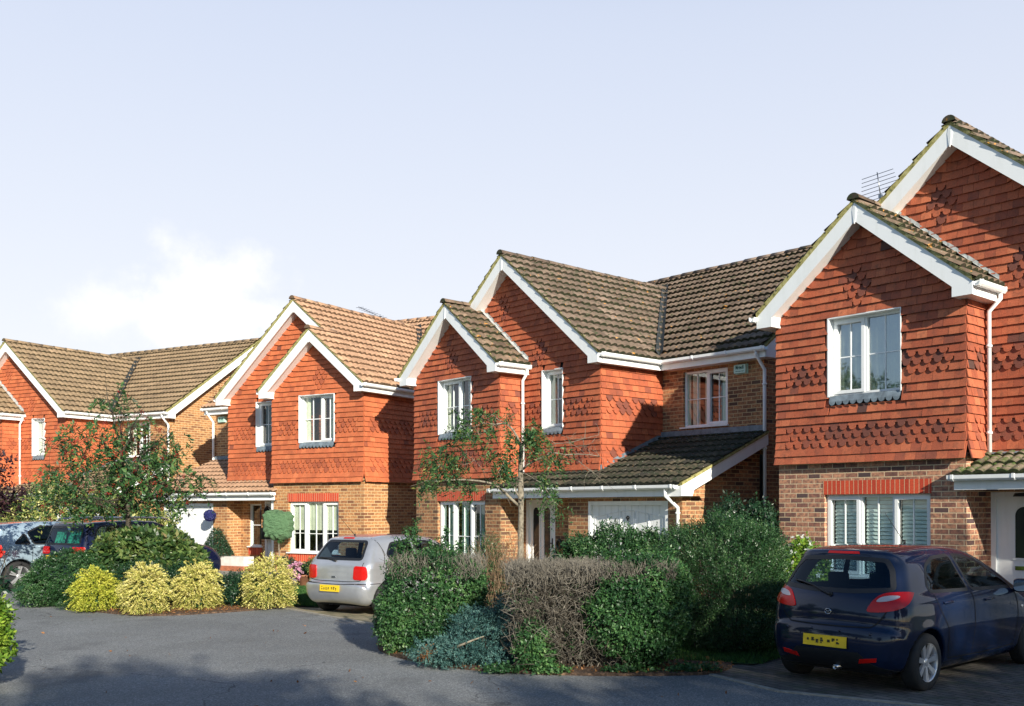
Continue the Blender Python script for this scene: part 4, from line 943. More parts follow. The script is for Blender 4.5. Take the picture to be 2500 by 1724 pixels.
def box_round(mb, c, s, r=.04):
    """softened box: stacked rounded rings"""
    cx, cy, cz = c; sx, sy, sz = [q / 2 for q in s]; n = 6; rings = []
    for k in range(-n, n + 1):
        t = k / n; z = sz * t; f = (1 - abs(t) ** 6) ** .5 if abs(t) < 1 else 0.0; f = .75 + .25 * f; ring = []
        for j in range(20):
            a = 2 * PI * j / 20; ca, sa = math.cos(a), math.sin(a); e = .45; ring.append(mb.vert((cx + sx * f * math.copysign(abs(ca) ** e, ca), cy + sy * f * math.copysign(abs(sa) ** e, sa), cz + z)))
        rings.append(ring)
    for i in range(len(rings) - 1):
        for j in range(20): mb.idx([rings[i][j], rings[i][(j + 1) % 20], rings[i + 1][(j + 1) % 20], rings[i + 1][j]], smooth=True)
    mb.idx(rings[0][::-1]); mb.idx(rings[-1])
def plate(par, c, w, h, nrm_pitch, seed, rotz=0):
    """yellow rear plate facing -x at c"""
    mb = MB(); n = 8
    mb.box((-.006, -w / 2, -h / 2), (.0, w / 2, h / 2)); o = mb.build('number_plate', 'plate_yellow', par); o.location = c; o.rotation_euler = (0, nrm_pitch, rotz)
    r = random.Random(seed); ik = MB(); y = w / 2 - .05
    for g in range(7):      # the characters are smeared out in the photograph
        if g == 4: y -= .03
        cw = r.uniform(.028, .04)
        for k in range(3):
            zz = r.uniform(-h * .28, h * .12); ik.box((-.009, y - cw * r.uniform(.5, 1), zz), (-.0065 - k * .0003, y, zz + r.uniform(.008, .022)))
        y -= .054
    ik.build('lettering', 'plate_ink', o); return o
def car(name, sp, pos, th, scale, label, cat, res=.02, pitch=0.):
    B = Body(sp); L, W, H = sp['L'], sp['W'], sp['H']; xr, xf, R = sp['xr'], sp['xf'], sp['wr']
    root = empty(name, pos, th + PI / 2, label, cat); root.rotation_euler = (0, -pitch, th + PI / 2); root.scale = (scale,) * 3
    root.rotation_mode = 'XYZ'
    adj = bpy.data.objects
    V, Q = B.mesh(res); C = V[Q].mean(1); kill = np.zeros(len(Q), bool)
    for win in sp['sidewins']:
        kill |= (poly_sdf(offset_poly(win, -.006), C[:, 0], C[:, 2]) < 0) & (np.abs(C[:, 1]) > .42)
    kill |= (poly_sdf(offset_poly(sp['rearwin'], -.006), C[:, 1], C[:, 2]) < 0) & (C[:, 0] < xr + .35)
    kill |= (poly_sdf(offset_poly(sp['frontwin'], -.006), C[:, 1], C[:, 2]) < 0) & (C[:, 0] > L / 2)
    Q = Q[~kill]; Vx = V.copy(); sh = np.array([-xr, 0, 0])
    body = np_mesh('body', V + sh, Q, sp['paint'], root, smooth=True)
    class S(Body):
        pass
    def fix(o): o.location = (o.location.x - xr, o.location.y, o.location.z); return o
    glassm = sp.get('glass', 'car_glass')
    for sg in (1, -1):
        for win in sp['sidewins']:
            w_ = fix(patch(B, win, SIDE(sg), 'side_window', glassm, root, .000)); 
            fr = ringstrip(B, win, SIDE(sg), 'window_trim', 'black_plastic', w_, -.020, .014); 
    w_ = fix(patch(B, sp['rearwin'], REAR, 'rear_window', glassm, root, .0)); ringstrip(B, sp['rearwin'], REAR, 'window_trim', 'black_plastic', w_, -.035, .010)
    w_ = fix(patch(B, sp['frontwin'], FRONT(L), 'windscreen', glassm, root, .0)); ringstrip(B, sp['frontwin'], FRONT(L), 'window_trim', 'black_plastic', w_, -.04, .012)
    for view, lines in sp['lines']:
        for ln in lines:
            for sg in ((1, -1) if view == 'side' else (1,)): g = MB(); strip(B, g, ln, SIDE(sg) if view == 'side' else REAR, .012); fix(g.build('panel_gap', 'gap', root))
    for nm, mat, view, P, off in sp['patches']:
        for sg in ((1, -1) if view in ('side', 'corner') else (1,)):
            vw = {'side': SIDE(sg), 'rear': REAR, 'corner': CORNER(sg, sp.get('ca', .8), W)}[view]
            if off < 0: continue
            fix(patch(B, P, vw, nm, mat, root, off, .03, .02))
    # dark underbody and wheel wells
    mb = MB(); mb.box((.25 - xr, -W / 2 + .25, .17), (L - .3 - xr, W / 2 - .25, .30)); mb.build('underbody', 'gap', root)
    for x in (0, xf - xr):
        for sg in (1, -1): wheel(root, x, sg * (W / 2 - sp['tw'] / 2 - .022), R, sp['tw'], sp['spokes'], sg, sp.get('twin', False), sp.get('dia', .66))
    # cabin
    zb = sp.get('seatz', .42)
    for sg in (1, -1):
        sx = xf - xr - sp.get('seatx', .95); mb = MB()
        box_round(mb, (sx, sg * .36, zb), (.5, .48, .16)); box_round(mb, (sx - .28, sg * .36, zb + .36), (.16, .46, .62)); box_round(mb, (sx - .33, sg * .36, zb + .76), (.11, .25, .19)); mb.tube([(sx - .31, sg * .36 - .05, zb + .6), (sx - .33, sg * .36 - .05, zb + .75)], .008, 5); mb.build('front_seat', 'seat_fabric', root)
    mb = MB()
    for sg in (1, -1): box_round(mb, (.20, sg * .36, zb + .66), (.10, .24, .16))
    box_round(mb, (.24, 0, zb + .30), (.16, 1.16, .58)); box_round(mb, (.48, 0, zb), (.5, 1.16, .16))
    mb.build('rear_seat', 'seat_fabric', root)
    mb = MB(); box_round(mb, (xf - xr - .30, 0, .78), (.34, W - .34, .26)); mb.build('dashboard', 'cabin', root)
    mb = MB(); mb.tube([(xf - xr - .62 + .0, -.36 + .18 * math.cos(a), .86 + .18 * math.sin(a)) for a in [2 * PI * i / 16 for i in range(17)]], .014, 6); mb.build('steering_wheel', 'cabin', root)
    mb = MB(); mb.box((-xr + .45, -W / 2 + .25, .30), (xf - xr, W / 2 - .25, .34)); mb.build('floor_pan', 'cabin', root)
    # mirrors and handles
    for sg in (1, -1):
        xm, zm = sp['mirror']; mb = MB(); box_round(mb, (xm - xr, sg * (W / 2 + .085), zm), (.13, .21, .15)); mb.tube([(xm - xr + .03, sg * (W / 2 - .12), zm - .06), (xm - xr + .01, sg * (W / 2 + .04), zm - .05)], .022, 8); mo = mb.build('door_mirror', sp['paint'] if not sp.get('blackmirror') else 'black_plastic', root)
        mg = MB(); mg.v = []; c = (xm - xr - .067, sg * (W / 2 + .085), zm); mg.face([(c[0], c[1] + .088 * math.copysign(abs(math.cos(a)) ** .6, math.cos(a)), c[2] + .062 * math.copysign(abs(math.sin(a)) ** .6, math.sin(a))) for a in [2 * PI * i / 24 for i in range(24)]]); mg.build('mirror_glass', 'mirror_glass', mo)
        for (hx, hz) in sp['handles']:
            pp = B.proj(np.array([[hx, hz], [hx + .17, hz + .005]]), *SIDE(sg), off=.016) + sh; mb = MB(); mb.tube([tuple(pp[0] - np.array([0, sg * .02, 0])), tuple(pp[0]), tuple(pp[1]), tuple(pp[1] - np.array([0, sg * .02, 0]))], .013, 8); mb.build('door_handle', sp['paint'], root)
    return root, B, sh

def sm(P): return catmull(P, 6)
HATCH = dict(L=3.885, W=1.695, H=1.475, xr=.615, xf=3.105, wr=.297, tw=.185, spokes=7, paint='paint_navy', mirror=(2.62, .98), handles=((.93, .88), (1.86, .86)), dia=.68,
    profile=[(.10, .24), (.015, .36), (-.005, .52), (.012, .64), (.055, .70), (.060, .80), (.095, .94), (.150, 1.03), (.25, 1.19), (.345, 1.345), (.365, 1.415), (.46, 1.445), (.80, 1.468), (1.25, 1.475), (1.7, 1.45), (2.05, 1.385), (2.50, 1.20), (2.95, .985), (3.35, .90), (3.65, .80), (3.82, .66), (3.885, .50), (3.86, .32), (3.75, .21), (3.3, .17), (2.0, .165), (.7, .17), (.25, .20)],
    width=[(.0, .72), (.18, .76), (.26, .80), (.45, .825), (.62, .8475), (.80, .842), (.90, .828), (.96, .80), (1.02, .765), (1.42, .595), (1.5, .56), (1.7, .5)],
    sidewins=[roundpoly([(.76, 1.005), (.73, 1.07), (.85, 1.27), (1.03, 1.345), (1.42, 1.365), (1.56, .985)]), roundpoly([(1.63, .983), (1.49, 1.365), (1.75, 1.345), (2.02, 1.275), (2.50, 1.03), (2.56, .965)])],
    rearwin=roundpoly([(-.66, 1.035), (-.25, 1.005), (.25, 1.005), (.66, 1.035), (.585, 1.24), (.50, 1.345), (0, 1.365), (-.50, 1.345), (-.585, 1.24)], 3),
    frontwin=roundpoly([(-.62, 1.01), (.62, 1.01), (.50, 1.35), (-.50, 1.35)]), kr=.20, kt=.15, bulge=.16, flare=.022,
    lines=[('side', [sm2 for sm2 in (catmull([(1.595, .965), (1.60, .80), (1.60, .45), (1.58, .30)], 5, False), catmull([(.80, .98), (.83, .85), (.99, .62), (1.03, .42), (1.06, .30)], 5, False), catmull([(2.60, .93), (2.66, .75), (2.64, .42), (2.60, .30)], 5, False), catmull([(1.05, .30), (1.8, .285), (2.6, .30)], 4, False))]),
           ('rear', [catmull([(-.70, .985), (-.66, .90), (-.60, .78), (-.50, .68), (-.40, .665), (0, .66), (.40, .665), (.50, .68), (.60, .78), (.66, .90), (.70, .985)], 4, False)])],
    patches=[('tail_light', 'lamp_red', 'corner', sm([(-.215, .825), (-.11, .825), (.04, .855), (.16, .91), (.235, .99), (.235, 1.015), (.12, 1.025), (-.04, 1.01), (-.14, .955), (-.205, .875)]), .012),
             ('lamp_lens', 'lamp_clear', 'corner', sm([(-.13, .925), (-.03, .935), (.07, .965), (.07, .985), (-.01, .985), (-.09, .965)]), .016),
             ('brake_light', 'lamp_red', 'rear', [(-.19, 1.392), (.19, 1.392), (.18, 1.412), (-.18, 1.412)], .012),
             ('lower_bumper', 'black_plastic', 'rear', sm([(-.72, .235), (-.5, .30), (-.38, .40), (-.30, .41), (.30, .41), (.38, .40), (.5, .30), (.72, .235), (.5, .225), (-.5, .225)]), .006),
             ('plate_recess', 'paint_navy', 'rear', sm([(-.38, .40), (-.36, .58), (0, .60), (.36, .58), (.38, .40), (0, .39)]), .002),
             ('reflector', 'lamp_red', 'corner', [(-.30, .30), (-.16, .33), (-.16, .37), (-.30, .345)], .010),
             ('side_repeater', 'indicator', 'side', sm([(2.74, .735), (2.77, .75), (2.80, .735), (2.77, .72)]), .008)])
CA, BA, shA = car('hatchback_car', HATCH, (2.80, 10.24, 0), -.82, .952, 'dark navy five door hatchback parked on the block paving at the right', 'car', .018)
plate(CA, (-HATCH['xr'] - .010, 0, .50), .52, .115, 0.06, 3)
def wiper(par, B, sh, pts, name='rear_wiper'):
    P = B.proj(np.array(pts), *REAR, off=.022) + sh; mb = MB(); mb.tube([tuple(p) for p in P], [.016] + [.010] * (len(P) - 1), 6); mb.tube([tuple(P[0] - np.array([.0, 0, 0])), tuple(P[0] + np.array([.05, 0, 0]))], .022, 8); mb.build(name, 'black_plastic', par)
wiper(CA, BA, shA, [(0.0, .965), (.12, 1.00), (.25, 1.045), (.40, 1.075), (.50, 1.085)])
def pipe_out(par, x, y, z, r=.026):
    mb = MB(); mb.lathe([(r * .8, .12), (r * .8, 0), (r, 0), (r, .25)], 16); o = mb.build('exhaust_pipe', 'chrome', par); o.rotation_euler = (0, PI / 2, 0); o.location = (x, y, z)
pipe_out(CA, -.62 + .03, -.10, .235)
def antenna(par, x, y, z, dx, dz, r=.004): mb = MB(); mb.tube([(x, y, z - .02), (x, y, z + .03)], .014, 8); mb.tube([(x, y, z), (x + dx, y, z + dz)], [r * 1.3, r * .7], 5); mb.build('roof_aerial', 'black_plastic', par)
antenna(CA, 1.0, .0, 1.475, -.42, .34)
def sensors(par, B, sh, pts, view=REAR):
    for p in pts:
        c = B.proj(np.array([p]), *view, off=.003)[0] + sh; mb = MB(); mb.lathe([(.0001, -.004), (.014, -.004), (.016, .01)], 12); o = mb.build('parking_sensor', 'paint_navy', par); o.location = tuple(c); o.rotation_euler = (0, PI / 2, 0)
sensors(CA, BA, shA, [(-.5, .60), (-.17, .615), (.17, .615), (.5, .60)])
c = BA.proj(np.array([[0., .80]]), *REAR, off=.006)[0] + shA
mb = MB(); mb.tube([(0, .036 * math.cos(a), .028 * math.sin(a)) for a in [2 * PI * i / 20 for i in range(21)]], .005, 6); mb.tube([(0, -.026, .016), (0, -.008, -.004), (0, 0, .004), (0, .008, -.004), (0, .026, .016)], .004, 6); o = mb.build('badge', 'chrome', CA); o.location = tuple(c)

POLO = dict(L=3.74, W=1.655, H=1.42, xr=.62, xf=3.027, wr=.285, tw=.175, spokes=5, paint='paint_silver', mirror=(2.42, .96), handles=((1.55, .86),), dia=.66,
    profile=[(.12, .24), (.03, .36), (.0, .48), (.01, .585), (.075, .61), (.085, .72), (.10, .90), (.16, 1.0), (.34, 1.24), (.42, 1.33), (.46, 1.365), (.60, 1.395), (.85, 1.417), (1.3, 1.42), (1.75, 1.385), (2.1, 1.30), (2.70, .955), (3.2, .875), (3.55, .79), (3.70, .66), (3.74, .46), (3.70, .28), (3.5, .20), (2.0, .17), (.7, .17), (.28, .20)],
    width=[(.0, .72), (.2, .765), (.30, .805), (.45, .818), (.56, .8275), (.60, .812), (.85, .812), (.93, .80), (1.36, .60), (1.45, .56), (1.7, .5)],
    sidewins=[roundpoly([(.70, .99), (.66, 1.08), (.82, 1.27), (1.30, 1.31), (1.36, .965)]), roundpoly([(1.44, .965), (1.38, 1.31), (1.75, 1.28), (1.98, 1.22), (2.42, .96)])],
    rearwin=roundpoly([(-.60, .985), (.60, .985), (.52, 1.27), (.46, 1.315), (-.46, 1.315), (-.52, 1.27)], 3),
    frontwin=roundpoly([(-.62, .98), (.62, .98), (.50, 1.28), (-.50, 1.28)]), kr=.16, kt=.12, bulge=.10, flare=.014, taperR=.05, taperF=.12, glass='car_glass',
    lines=[('side', [catmull([(1.395, .95), (1.40, .7), (1.38, .30)], 5, False), catmull([(2.48, .93), (2.52, .7), (2.50, .30)], 5, False), catmull([(.50, 1.355), (.60, 1.12), (.56, .98), (.50, .86)], 5, False), catmull([(.10, .575), (.3, .575), (.42, .575)], 4, False)]),
           ('rear', [catmull([(-.66, .945), (-.64, .75), (-.60, .625), (0, .612), (.60, .625), (.64, .75), (.66, .945)], 5, False), catmull([(-.74, .575), (0, .565), (.74, .575)], 6, False)])],
    patches=[('tail_light', 'lamp_red', 'corner', roundpoly([(-.175, .645), (.04, .645), (.075, .70), (.055, .875), (-.155, .885)]), .014),
             ('brake_light', 'lamp_red', 'rear', [(-.13, 1.345), (.13, 1.345), (.13, 1.362), (-.13, 1.362)], .012),
             ('boot_handle', 'chrome', 'rear', roundpoly([(-.05, .665), (.05, .665), (.05, .70), (-.05, .70)]), .010),
             ('fuel_flap', 'paint_silver', 'side', catmull([(.66 + .075 * math.cos(a), .80 + .075 * math.sin(a)) for a in [2 * PI * i / 10 for i in range(10)]], 3), .004)])
CS, BS, shS = car('hatchback_car', POLO, (-3.90, 17.0, 0), -.60, .945, 'silver hatchback parked on the drive behind the left green hedge', 'car', .02)
plate(CS, (-.62 - .012, .0, .49), .50, .115, .04, 8)
wiper(CS, BS, shS, [(0.0, .955), (.10, .975), (.25, .995), (.42, 1.0)])
antenna(CS, -.62 + .58, 0, 1.40, -.42, .40)
MPV = dict(L=3.90, W=1.72, H=1.64, xr=.75, xf=3.08, wr=.315, tw=.205, spokes=5, paint='paint_night', mirror=(2.75, 1.10), handles=((1.2, 1.0), (2.2, .98)), glass='car_glass',
    profile=[(.12, .28), (.02, .40), (.0, .62), (.09, .68), (.10, .9), (.12, 1.06), (.20, 1.30), (.27, 1.50), (.33, 1.57), (.6, 1.61), (1.2, 1.635), (1.8, 1.62), (2.2, 1.55), (3.0, 1.12), (3.5, .98), (3.78, .82), (3.90, .60), (3.87, .36), (3.6, .22), (2.0, .19), (.7, .20), (.3, .22)],
    width=[(.0, .73), (.22, .79), (.6, .86), (.95, .85), (1.05, .825), (1.55, .70), (1.65, .66), (1.9, .6)],
    sidewins=[roundpoly([(.42, 1.09), (.50, 1.40), (.62, 1.50), (1.02, 1.51), (1.06, 1.07)]), roundpoly([(1.13, 1.07), (1.10, 1.51), (1.95, 1.51), (2.02, 1.06)]), roundpoly([(2.1, 1.06), (2.05, 1.50), (2.3, 1.44), (2.8, 1.08)])],
    rearwin=roundpoly([(-.66, 1.09), (.66, 1.09), (.60, 1.49), (-.60, 1.49)], 3), frontwin=roundpoly([(-.7, 1.12), (.7, 1.12), (.58, 1.50), (-.58, 1.50)]), kr=.12, kt=.10, bulge=.07,
    lines=[('side', [catmull([(1.10, 1.05), (1.08, .7), (1.12, .35)], 5, False), catmull([(2.06, 1.05), (2.06, .7), (2.06, .35)], 5, False)]), ('rear', [catmull([(-.74, 1.05), (-.70, .70), (0, .69), (.70, .70), (.74, 1.05)], 5, False)])],
    patches=[('tail_light', 'lamp_red', 'corner', roundpoly([(-.23, .88), (.08, .88), (.10, 1.04), (-.21, 1.045)]), .012)])
CV, BV, shV = car('people_carrier', MPV, (-10.72, 21.45, 0), -.55, .945, 'dark navy people carrier with roof rails behind the round green shrub', 'car', .03)
for sg in (1, -1):
    mb = MB(); mb.tube([(-.35, sg * .64, 1.60), (-.25, sg * .64, 1.66), (.6, sg * .65, 1.69), (1.5, sg * .63, 1.67), (1.65, sg * .62, 1.61)], .022, 8); mb.build('roof_rail', 'alloy', CV)
plate(CV, (-.80 - .015, .0, .80), .52, .115, .05, 5)
c = BV.proj(np.array([[0., .96]]), *REAR, off=.01)[0] + shV; mb = MB(); mb.tube([(0, .055 * math.cos(a), .055 * math.sin(a)) for a in [2 * PI * i / 20 for i in range(21)]], .006, 6); mb.tube([(0, .03, .04), (0, .012, -.03), (0, 0, .0), (0, -.012, -.03), (0, -.03, .04)], .005, 6); o = mb.build('badge', 'chrome', CV); o.location = tuple(c)
SUV = dict(MPV); SUV.update(L=4.4, W=1.79, xr=.8, xf=3.48, mirror=(3.0, 1.1), width=[(.0, .76), (.22, .82), (.6, .895), (.95, .885), (1.05, .86), (1.55, .70), (1.65, .66), (1.9, .6)], paint='paint_ice', H=1.60, spokes=5, twin=True, wr=.345, dia=.70, glass='car_glass_dark',
    profile=[(.12, .30), (.03, .45), (.0, .70), (.05, .86), (.10, 1.00), (.22, 1.20), (.38, 1.42), (.36, 1.50), (.55, 1.55), (1.2, 1.60), (1.9, 1.60), (2.4, 1.52), (3.1, 1.12), (3.9, 1.0), (4.25, .85), (4.4, .62), (4.37, .38), (4.1, .24), (2.0, .22), (.7, .22), (.3, .24)],
    sidewins=[roundpoly([(.70, 1.09), (.95, 1.33), (1.06, 1.07)]), roundpoly([(1.13, 1.07), (1.02, 1.35), (1.3, 1.48), (1.95, 1.49), (2.02, 1.05)]), roundpoly([(2.1, 1.05), (2.05, 1.48), (2.4, 1.43), (2.95, 1.07)])],
    rearwin=roundpoly([(-.66, 1.07), (.66, 1.07), (.58, 1.36), (-.58, 1.36)], 3), flare=.03)
CU, BU, shU = car('suv_car', SUV, (-12.9, 21.98, 0), -.60, .945, 'pale ice blue car partly cut by the left edge of the picture', 'car', .03)

mb = MB()      # green curtains behind the rear glass of the people carrier
for y0, y1 in ((-.60, .10), (.16, .58)):
    n = 16
    for i in range(n):
        a, b = y0 + (y1 - y0) * i / n, y0 + (y1 - y0) * (i + 1) / n; mb.face([(-.45 + .015 * math.sin(i * 1.7), a, 1.10), (-.45 + .015 * math.sin(i * 1.7 + 1.7), b, 1.10), (-.36 + .015 * math.sin(i * 1.7 + 1.7), b, 1.40), (-.36 + .015 * math.sin(i * 1.7), a, 1.40)])
mb.build('window_blind', 'green_curtain', CV)
# ------------------------------------------------------------ plants
leaf('leaf_privet', [(0, (.010, .034, .014)), (.5, (.034, .10, .032)), (.85, (.09, .20, .06)), (1, (.22, .34, .12))], .42, .2)
leaf('leaf_shrub', [(0, (.010, .034, .012)), (.6, (.032, .092, .028)), (1, (.13, .22, .085))], .38, .15)
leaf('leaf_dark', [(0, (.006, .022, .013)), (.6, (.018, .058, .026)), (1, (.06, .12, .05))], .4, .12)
leaf('leaf_rowan', [(0, (.012, .036, .014)), (.5, (.040, .115, .036)), (.85, (.11, .20, .055)), (1, (.28, .24, .06))], .5, .25)
leaf('leaf_yellow', [(0, (.14, .19, .035)), (.3, (.42, .42, .09)), (.7, (.74, .66, .22)), (1, (.88, .80, .42))], .5, .25)
leaf('leaf_gold', [(0, (.10, .17, .02)), (.4, (.42, .46, .05)), (1, (.80, .73, .14))], .5, .3)
leaf('leaf_variegated', [(0, (.008, .030, .012)), (.45, (.035, .10, .03)), (.62, (.30, .34, .08)), (1, (.72, .66, .28))], .45, .25)
leaf('leaf_juniper', [(0, (.012, .045, .045)), (.5, (.042, .115, .105)), (1, (.13, .25, .21))], .6, .1)
leaf('leaf_photinia', [(0, (.008, .022, .008)), (.45, (.035, .080, .022)), (.75, (.13, .19, .05)), (1, (.28, .22, .10))], .35, .2)
leaf('leaf_lime', [(0, (.03, .09, .02)), (.5, (.16, .30, .03)), (1, (.55, .66, .10))], .4, .35)
leaf('leaf_purple', [(0, (.010, .006, .010)), (.6, (.035, .014, .020)), (1, (.09, .04, .035))], .5, .2)
leaf('berry_red', [(0, (.12, .010, .008)), (1, (.34, .025, .012))], .3, .05); leaf('flower_white', [(0, (.55, .56, .50)), (1, (.85, .86, .82))], .6, .3)
leaf('flower_pink', [(0, (.45, .16, .28)), (1, (.80, .50, .62))], .6, .3); leaf('flower_red', [(0, (.55, .02, .015)), (1, (.80, .06, .04))], .5, .2); leaf('leaf_brown', [(0, (.10, .04, .015)), (1, (.36, .17, .06))], .7, .2)
leaf('grass_blade', [(0, (.012, .05, .010)), (.6, (.035, .12, .022)), (1, (.10, .22, .04))], .6, .25)

_s = M('cover_green', .9, (.10, .205, .095)); _n = _s.noise(7, _s.n('ShaderNodeMapping', {'Vector': _s.obj(), 'Scale': (1, 1, 2.6), 'Rotation': (0, .4, 0)}).outputs[0], detail=7, rough=.7); _s.base(_s.ramp(_n, [(.3, (.075, .17, .075)), (.7, (.15, .28, .14))])); _s.bump(_n, 1., .12)
plain('cover_spare', (.10, .205, .095), .85); plain('wood_planter', (.10, .085, .07), .8, .2, 20); plain('pot_green', (.05, .22, .14), .5, .2); plain('terracotta', (.34, .15, .08), .8, .2, 9); plain('topiary_purple', (.022, .028, .15), .6); plain('white_trough', (.72, .70, .66), .7, .15); plain('brick_step', (.40, .14, .07), .85, .3, 14)
def unit(v): return v / (np.linalg.norm(v, axis=-1, keepdims=True) + 1e-9)
def sprig_mesh(C, D, m, ls, size, asp, rg, spread=.8, flat=False, curl=.25, along=(.0, 1.), rnd=None, droop=0.):
    """C (S,3) sprig roots, D (S,3) directions; m leaves along each. returns V, F, rnd"""
    S = len(C); D = unit(D); A = unit(np.cross(D, rg.normal(size=(S, 3)))); B = np.cross(D, A)
    t = along[0] + (along[1] - along[0]) * ((np.arange(m) + rg.random((S, m)) * .5) / m)
    if flat: ph = np.tile(np.arange(m) % 2 * PI, (S, 1)) + rg.normal(0, .25, (S, m))
    else: ph = np.arange(m)[None] * 2.4 + rg.random((S, 1)) * 6.28
    rad = A[:, None] * np.cos(ph)[..., None] + B[:, None] * np.sin(ph)[..., None]
    L = ls * (.7 + .6 * rg.random((S, 1)))
    base = C[:, None] + D[:, None] * (t * L)[..., None]; base[..., 2] -= droop * (t * L) ** 2 / (ls + 1e-6)
    ax = unit(rad * spread + D[:, None] * (1 - spread * .6) + rg.normal(0, .22, (S, m, 3))); 
    nn = unit(np.cross(ax, np.cross(D[:, None], ax) + rg.normal(0, .35, (S, m, 3)))); wd = np.cross(ax, nn)
    sz = size * (.6 + .8 * rg.random((S, m, 1))); 
    v0 = base; v2 = base + ax * sz; mid = base + ax * sz * .45 + nn * sz * curl * .25; v1 = mid + wd * sz * asp * .5; v3 = mid - wd * sz * asp * .5
    V = np.stack([v0, v1, v2, v3], 2).reshape(-1, 3); F = np.arange(len(V)).reshape(-1, 4)
    sr = rg.random((S, 1)) if rnd is None else rnd.reshape(S, 1)
    R = np.clip(sr * .65 + rg.random((S, m)) * .45 - .05, 0, 1).ravel()
    return V, F, R
def shell_points(blobs, n, rg, depth=.22, lump=.12, zmin=.02, bottom=True):
    """points and outward normals near the surface of a union of ellipsoids; blob = (cx,cy,cz,rx,ry,rz[,p]) p = squareness"""
    ar = np.array([(b[3] * b[4] + b[4] * b[5] + b[3] * b[5]) for b in blobs]); k = rg.choice(len(blobs), int(n * 2.2), p=ar / ar.sum()); Bm = np.array([tuple(b[:6]) + ((b[6] if len(b) > 6 else 2.),) for b in blobs])[k]
    d = unit(rg.normal(size=(len(k), 3))); p = Bm[:, 6:7]; s = (np.abs(d) ** p).sum(1, keepdims=True) ** (1 / p); d2 = d / s
    lu = lump * (np.sin(d[:, 0] * 7 + k * 1.3) * np.sin(d[:, 1] * 6 + k) + np.sin(d[:, 2] * 8 + d[:, 0] * 5 + k * 2.1)) * .5
    r = (1 + lu - np.abs(rg.normal(0, depth, len(k))))[:, None]; P = Bm[:, :3] + d2 * Bm[:, 3:6] * r
    nrm = unit(np.sign(d2) * np.abs(d2) ** (p - 1) / Bm[:, 3:6]); keep = P[:, 2] > zmin
    for i, b in enumerate(blobs):
        pp = b[6] if len(b) > 6 else 2.; q = (np.abs((P - np.array(b[:3])) / np.array(b[3:6])) ** pp).sum(1) ** (1 / pp); keep &= ~((k != i) & (q < .78))
    P, nrm = P[keep][:n], nrm[keep][:n]; return P, nrm
def clumpnoise(P, s=3.): return .5 + .5 * np.sin(P[:, 0] * s * 1.9 + 1.3 * np.sin(P[:, 2] * s * 2.3)) * np.sin(P[:, 1] * s * 2.1 + P[:, 2] * s * 1.7)
def foliage(name, mat, parent, blobs, n, m=8, ls=.10, size=.03, asp=.5, seed=1, depth=.2, lump=.12, up=.35, rand=.5, flat=False, droop=0., spread=.8, rbias=0., zmin=.03):
    rg = np.random.default_rng(seed); P, nr = shell_points(blobs, n, rg, depth, lump, zmin)
    D = nr + rg.normal(0, rand, P.shape) + np.array([0, 0, up]); R = np.clip(clumpnoise(P) * .55 + rg.random(len(P)) * .5 + rbias, 0, 1)
    V, F, r = sprig_mesh(P - unit(D) * ls * .5, D, m, ls, size, asp, rg, spread, flat, rnd=R, droop=droop); V[:, 2] = np.maximum(V[:, 2], .012)
    return np_mesh(name, V, F, mat, parent, r)
def sticks(name, mat, parent, P0, P1, r0=.004, r1=.002, bend=.12, seg=3, seed=0):
    """many thin three-sided twigs from P0 to P1"""
    rg = np.random.default_rng(seed); n = len(P0); t = np.linspace(0, 1, seg + 1)[None, :, None]; ax = P1 - P0; ln = np.linalg.norm(ax, axis=1, keepdims=True); bd = rg.normal(0, 1, (n, 3)) * ln * bend
    C = P0[:, None] + ax[:, None] * t + bd[:, None] * np.sin(t * PI) + (rg.normal(0, 1, (n, seg + 1, 3)) * ln[:, None] * bend * .3) * (t > 0)
    a = unit(np.cross(ax, rg.normal(size=(n, 3)))); b = np.cross(unit(ax), a); rr = (r0 + (r1 - r0) * t) ; rr = rr if not hasattr(r0, '__len__') else rr
    V = np.stack([C + rr * (a[:, None] * math.cos(q) + b[:, None] * math.sin(q)) for q in (0, 2.094, 4.189)], 2)   # n, seg+1, 3, 3
    idx = np.arange(n * (seg + 1) * 3).reshape(n, seg + 1, 3); F = np.stack([np.stack([idx[:, :-1, k], idx[:, :-1, (k + 1) % 3], idx[:, 1:, (k + 1) % 3], idx[:, 1:, k]], -1) for k in range(3)], 2).reshape(-1, 4)
    return np_mesh(name, V.reshape(-1, 3), F, mat, parent, np.repeat(rg.random(n), seg * 3))
def shrub(name, label, cat, loc, blobs, mat, n, group=None, stems=14, stem_mat='bark_dark', top=None, twigs=0, **k):
    """blobs relative to loc"""
    root = empty(name, loc, 0, label, cat, group)
    foliage('foliage', mat, root, blobs, n, **k)
    rg = np.random.default_rng(k.get('seed', 1) + 50); bz = max(b[2] + b[5] for b in blobs); P0 = np.c_[rg.normal(0, .07, stems), rg.normal(0, .07, stems), np.zeros(stems)]
    Bc = np.array([b[:6] for b in blobs])[rg.integers(0, len(blobs), stems)]; P1 = Bc[:, :3] + unit(rg.normal(size=(stems, 3)) + np.array([0, 0, .4])) * Bc[:, 3:6] * .8; P1[:, 2] = np.maximum(P1[:, 2], .1)
    P0[:, :2] += P1[:, :2] * .45
    sticks('stem', stem_mat, root, P0, P1, .014, .005, .08, 4, k.get('seed', 1))
    return root
G = 'shrubs along the front gardens'
